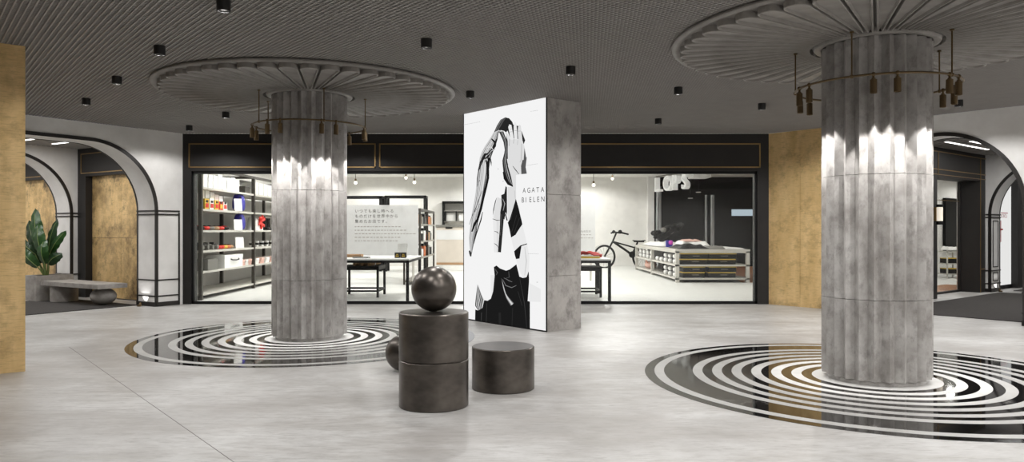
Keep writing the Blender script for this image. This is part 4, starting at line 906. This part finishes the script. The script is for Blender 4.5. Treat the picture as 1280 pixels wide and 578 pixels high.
m = MB(); m.grid(lambda a, b: (fw.x+(R0+.06)*math.cos(1.2+1.5*a), fw.y+(b-.5)*.14, fw.z+(R0+.06)*math.sin(1.2+1.5*a)), 12, 3); m.build('mudguard', M['blk'], bi)
# long display table
tx0, tx1, ty0, ty1 = 4.66, 6.76, 21.2, 28.2; dt = thing('long_display_table', 'long white steel display table stacked with black boxes and white jars', 'table', ((tx0+tx1)/2, (ty0+ty1)/2, 0))
for x in (tx0, tx1-.1):
    for y in (ty0, 24.95, ty1-.1): MB().box(x, x+.1, y, y+.1, .006, .93).build('leg', M['lsteel'], dt)
for z in (.14, .52): MB().box(tx0, tx1, ty0, ty1, z-.05, z).build('shelf', M['lsteel'], dt)
MB().box(tx0-.01, tx1+.01, ty0-.01, ty1+.01, .90, .95).build('tabletop', M['lsteel'], dt); q = MB(); q.box(tx0, tx1, ty0, ty0+.06, .85, .90).box(tx0, tx0+.06, ty0, ty1, .85, .90).box(tx1-.06, tx1, ty0, ty1, .85, .90); q.build('apron', M['lsteel'], dt)
for sz, sn in ((.52, 'middle'), (.14, 'bottom')):
    for bxk, (xa, w) in enumerate(((5.19, .78 if sz > .3 else .62), (6.0, .78))):
        for lv in range(2):
            z = sz+.002+.16*lv; xx = xa+(0.02 if lv else 0)
            t = thing('shoe_box', 'gold edged black box, %s of the %s stack on the long table %s shelf' % (('lower', 'upper')[lv], ('left', 'right')[bxk], sn), 'box', (xx, 21.55, z), 'black boxes in the long display table')
            bx(xx, 21.55, z, w, .5, .13).build('box', M['blk'], t); bx(xx, 21.55, z+.13, w+.01, .51, .022).build('gold_edge', M['yel'], t)
            bx(xx+.05, 21.298, z+.07, .2, .005, .02).build('lettering', M['gry'], t)
def jar(y, z, label, grp):
    t = thing('white_jar', label, 'jar', (4.76, y, z), grp)
    MB().lathe([(0, 0), (.045, .004), (.07, .05), (.072, .075), (.06, .115), (.04, .128), (0, .128)], (4.76, y, z), 20).build('body', M['wht'], t)
    MB().lathe([(0, .1285), (.036, .1285), (.036, .146), (0, .146)], (4.76, y, z), 16).build('cap', M['blk'], t)
for bay, ys, sn, z0, rows in (('near', (21.75, 22.4, 23.05, 23.7, 24.35), 'middle', .522, 2), ('near', (21.75, 22.4, 23.05), 'bottom', .142, 2), ('far', (25.35, 26.05, 26.75, 27.45), 'middle', .522, 2)):
    for k, y in enumerate(ys):
        for r in range(rows):
            if r and len(ys) == 5 and k > 2: continue
            jar(y, z0+.147*r, 'white jar in the long table, %s bay, %s shelf, %s row, %s from front' % (bay, sn, ('lower', 'upper')[r], ORDN[k]), 'white jars in the long display table')
for k, (y0, y1, sn, bay) in enumerate(((22.0, 24.85, .52, 'near'), (22.0, 24.85, .14, 'near'), (25.2, 28.0, .52, 'far'), (25.2, 26.0, .14, 'far'))):  # black boxes added to darken the shelf space behind the jars
    t = thing('dark_filler', 'black box added to darken behind the jars, %s bay, %s shelf of the long table' % (bay, 'middle' if sn > .3 else 'bottom'), 'filler box', (5.4, (y0+y1)/2, sn), 'dark filler boxes in the long table')
    MB().box(5.1, 6.2, y0, y1, sn+.002, sn+.02).box(5.1, 5.13, y0, y1, sn+.02, sn+.30).box(6.17, 6.2, y0, y1, sn+.02, sn+.30).box(5.13, 6.17, y0, y0+.03, sn+.02, sn+.30).box(5.13, 6.17, y1-.03, y1, sn+.02, sn+.30).build('filler_box', M['blk'], t)
    MB().box(5.09, 6.21, y0-.01, y1+.01, sn+.30, sn+.325).build('lid', M['blk'], t)
t = thing('pink_bag', 'pink cloth bag on the bottom shelf at the far end of the long table', 'bag', (4.95, 26.6, .14)); m = MB(); m.grid(lambda a, b: (4.95+.2*math.cos(2*pi*a)*math.sin(pi*b)**.6, 26.6+.5*math.sin(2*pi*a)*math.sin(pi*b)**.6, .143+.12-.12*math.cos(pi*b)), 18, 10); m.build('body', M['pink'], t)
MB().tube([(4.80, 26.4, .34), (4.79, 26.5, .41), (4.79, 26.7, .41), (4.80, 26.8, .34)], .015, 6).build('handle', M['ora'], t)
# clothes and things on the table
def garment(x0, x1, y0, y1, z, h, mt, name, label, cat, seed, amp=.5):
    rr = random.Random(seed); ph = [rr.random()*6 for _ in range(6)]
    def f(a, b):
        e = min(1, 5*min(a, 1-a, b, 1-b)+.12); w = math.sin(9*a+ph[0]+3*b)*math.sin(7*b+ph[1])+.6*math.sin(17*a+ph[2]-5*b)
        sx = .06*math.sin(8*b+ph[3])*(x1-x0); sy = .06*math.sin(7*a+ph[4])*(y1-y0)
        return (x0+(x1-x0)*a+sx, y0+(y1-y0)*b+sy, z+h*e*(1+amp*.4*w))
    m = MB(); m.grid(f, 30, 24); m.grid(lambda a, b: (f(a, b)[0], f(a, b)[1], z), 30, 24); return solo(m, name, mt, label, cat, recalc=False)
garment(4.85, 5.9, 25.15, 27.8, .95, .14, M['wht'], 'folded_shirt', 'heap of white shirts at the far end of the long table', 'shirt', 1)
garment(5.2, 6.2, 23.3, 24.9, .95, .17, M['wht'], 'folded_shirt', 'white shirt pile in the middle of the long table top', 'shirt', 2)
garment(4.9, 5.75, 21.6, 23.2, .95, .12, M['blk'], 'black_garment', 'black garment spread on the near left corner of the long table', 'garment', 3)
garment(5.78, 6.2, 21.5, 23.0, .95, .075, M['gry'], 'grey_garment', 'grey garment spread at the middle of the near table edge', 'garment', 4)
garment(6.12, 6.7, 21.4, 23.6, .95, .045, M['wht'], 'folded_shirt', 'white shirt spread on the near right corner of the long table', 'shirt', 5)
garment(5.45, 6.1, 23.9, 24.6, 1.13, .07, M['pink'], 'pink_garment', 'pale pink garment on the white heap of the long table', 'garment', 6)
t = thing('toy_camera', 'small magenta and blue toy among the white shirts on the long table', 'toy', (5.08, 24.2, 1.02)); bx(5.1, 24.2, .952, .2, .15, .22).build('body', M['blu'], t); MB().ball((5.13, 24.1, 1.1), .075, n=14).build('dome', M['mag'], t)
t = thing('flower_bunch', 'dark bunch of glossy black blooms on the far part of the long table', 'flowers', (5.2, 26.2, 1.09)); rr = random.Random(5); st_ = MB(); bl = []
for k in range(34):
    u = rr.random(); v = at(817+32*u+3*rr.random(), 294-11*u+7*(rr.random()-.5), 26.2+.4*rr.random()); st_.tube([(5.2+.03*rr.random(), 26.2, 1.10), (v.x*.5+2.6, 26.2, v.z*.6+.4), v], .012, 5); bl.append((v, .075+.06*rr.random(), k % 7 == 0))
st_.build('stems', M['blk'], t)
for v, r, w in bl: MB().ball(v, r, n=10, sz=.8).build('bloom', M['gry'] if w else M['blk'], t)
# dark glazed front on the right, timber floor before it, hanging letters
m = MB(); m.box(5.85, 10.95, 30.85, 31.2, 0, SH); struct(m, 'wall_right', M['dglass'])
m = MB(); m.box(5.6, 5.86, 30.7, 31.0, 0, SH); struct(m, 'trim_8', M['white'])
for k, px in enumerate((823.5, 882.5, 890.5)):
    x = at(px, 0, 30.7).x; w = (.13, .06, .1)[k]
    tg = thing('chrome_post', 'chrome post before the dark glass, %s from the white wall' % ORDN[k], 'post', (x, 30.7, 0), 'chrome posts'); MB().cyl((x, 30.7, 0), w, .006, 2.95 if k else 3.3, 20).build('tube', M['chrome'], tg); MB().cyl((x, 30.7, 0), w*1.15, .006, .06, 20, bev=.01).build('foot', M['chrome'], tg)
t = thing('lit_sign', 'pale blue lit bar on the dark glass at the right end of the shop', 'lit sign', (9.4, 30.8, 2.2)); M['bluelit'] = emis('sign_glow', s2l(190, 205, 215), .85); v0 = at(914.5, 270, 30.8); v1 = at(946, 262, 30.8); MB().box(v0.x, v1.x+.3, 30.78, 30.84, v0.z, v1.z).build('diffuser', M['bluelit'], t); MB().box(v0.x-.02, v1.x+.32, 30.8, 30.845, v0.z-.03, v1.z+.03).build('housing', M['blk'], t)
for k, (px, py) in enumerate(((873, 241), (863, 248.5))):
    v = at(px, py, 30.0); t = thing('round_downlight', 'small round white lamp before the dark glass, %s' % ('upper of two', 'lower of two')[k], 'lamp', tuple(v), 'round lamps by the dark glass'); MB().lathe([(0, 0), (.09, 0), (.1, .015), (.1, .03), (0, .03)], v, 20).build('lens', M['wht'], t); MB().tube([v+Vector((0, 0, .03)), (v.x, v.y, SH)], .012, 6).build('rod', M['blk'], t)
m = MB(); fpts = [(at(928, 0, 21.3).x, 21.3), (7.72, 21.3), (9.4, 26.0), (10.9, 30.9), (7.6, 30.9), (7.3, 26)]
m.add([(x, y, z) for z in (.004, .010) for x, y in fpts], [tuple(range(5, -1, -1)), tuple(range(6, 12))]+[(i, (i+1) % 6, (i+1) % 6+6, i+6) for i in range(6)]); struct(m, 'floor', M['wood'])
M['glowletter'] = mat('glow_letter', s2l(240, 240, 238), .5, emit=(1, 1, .98), estr=.22)  # slight glow added because the letter fronts get little light
t = thing('letter_sign', 'row of big white block letters hanging from the shop ceiling before the dark glass', 'sign', (6.3, 28, 2.9)); a = at(820, 238, 30.2); b = at(866, 229, 27.6); d = b-a; d.z = 0; d.normalize()
for k, ch in enumerate('LOPS'):
    q = MB(); pz = a.lerp(b, k/4); q.text(ch, .82, (pz.x, pz.y, 3.06), d, (0, 0, 1), off=.008, ext=.10); q.build('letter', M['glowletter'], t)
q = MB(); e = b+d*.3; q.tube([(a.x, a.y, 3.67), (e.x, e.y, 3.67)], .02, 6); q.build('hanging_rail', M['steel'], t)
v = at(866, 224, 25.5); v2 = at(946, 217, 22.0)
m = MB(); m.box(v.x, v.x+.6, 25.4, 26.2, 3.3, SH); solo(m, 'ceiling_box', M['panelgrey'], 'pale grey box at the shop ceiling right of the hanging letters', 'duct')
m = MB(); m.fbox(Vector((6.75, 24.6)), Vector((.9, -.43)), Vector((.43, .9)), 0, 3.0, 0, .3, 3.35, 3.7); struct(m, 'trim_9', M['shopwhite'])
# second shop seen through the corridor door
m = MB(); RF(m, -2.0, 1.15, 4.6, 19, -.01, .006); struct(m, 'floor', M['shopfloor'])
m = MB(); RF(m, -2.1, -2.0, 4.6, 19, 0, 3.4); RF(m, -2.0, 1.2, 19, 19.1, 0, 3.4); RF(m, -2.0, 1.2, 4.5, 4.6, 0, 3.4); RF(m, .9, 1.15, 7.7, 19, 0, 3.4); RF(m, 1.12, 1.19, 6.5, 7.7, 0, 3.4); struct(m, 'wall_back', M['shopwhite'])
m = MB(); RF(m, -2.1, 1.2, 4.5, 19, 3.4, 3.5); struct(m, 'ceiling', M['shopwhite'])
m = MB(); RF(m, .1, 1.15, 4.6, 8.6, .006, .012); struct(m, 'floor', M['wood'])
for t_, s_ in ((-.5, 6.5), (-.5, 10.5), (-.5, 15)):
    p = fl(B0, BW, BS, t_, s_); lamp('shop_lamp', 'SPOT', (p.x, p.y, 3.36), P_SHOP*.5, (1, .985, .96), spot_size=math.radians(165), spot_blend=.3, shadow_soft_size=.1)
p = at(1187.5, 339, 23.4); bx_, by_ = p.x, p.y; t = thing('display_stand', 'small white display stand of dark boxes seen through the corridor door', 'display stand', (bx_, by_, 0))
zt = 1.5-25*23.4/F
for dx in (-.27, .24):
    for dy in (-.3, .27): MB().box(bx_+dx, bx_+dx+.035, by_+dy, by_+dy+.035, .006, zt).build('leg', M['lsteel'], t)
for z in (.15, .47, zt-.03): MB().box(bx_-.27, bx_+.275, by_-.3, by_+.305, z-.03, z).build('shelf', M['lsteel'], t)
for k, z in enumerate((.152, .472)):
    q = thing('shoe_box', 'black box on the %s shelf of the small display stand behind the corridor door' % ('lower', 'upper')[k], 'box', (bx_, by_, z), 'black boxes on the small stand'); bx(bx_, by_-.05, z, .46, .4, .14).build('box', M['blk'], q); bx(bx_, by_-.05, z+.14, .47, .41, .02).build('gold_edge', M['yel'], q)
garment(bx_-.2, bx_+.2, by_-.22, by_+.22, zt, .1, M['wht'], 'folded_shirt', 'white shirt on the small display stand behind the corridor door', 'shirt', 9)
m = MB(); RF(m, -1.99, -1.9, 13.9, 17.5, .8, 2.6); solo(m, 'dark_screen', M['dglass'], 'dark screen behind the small display stand beyond the corridor door', 'screen')
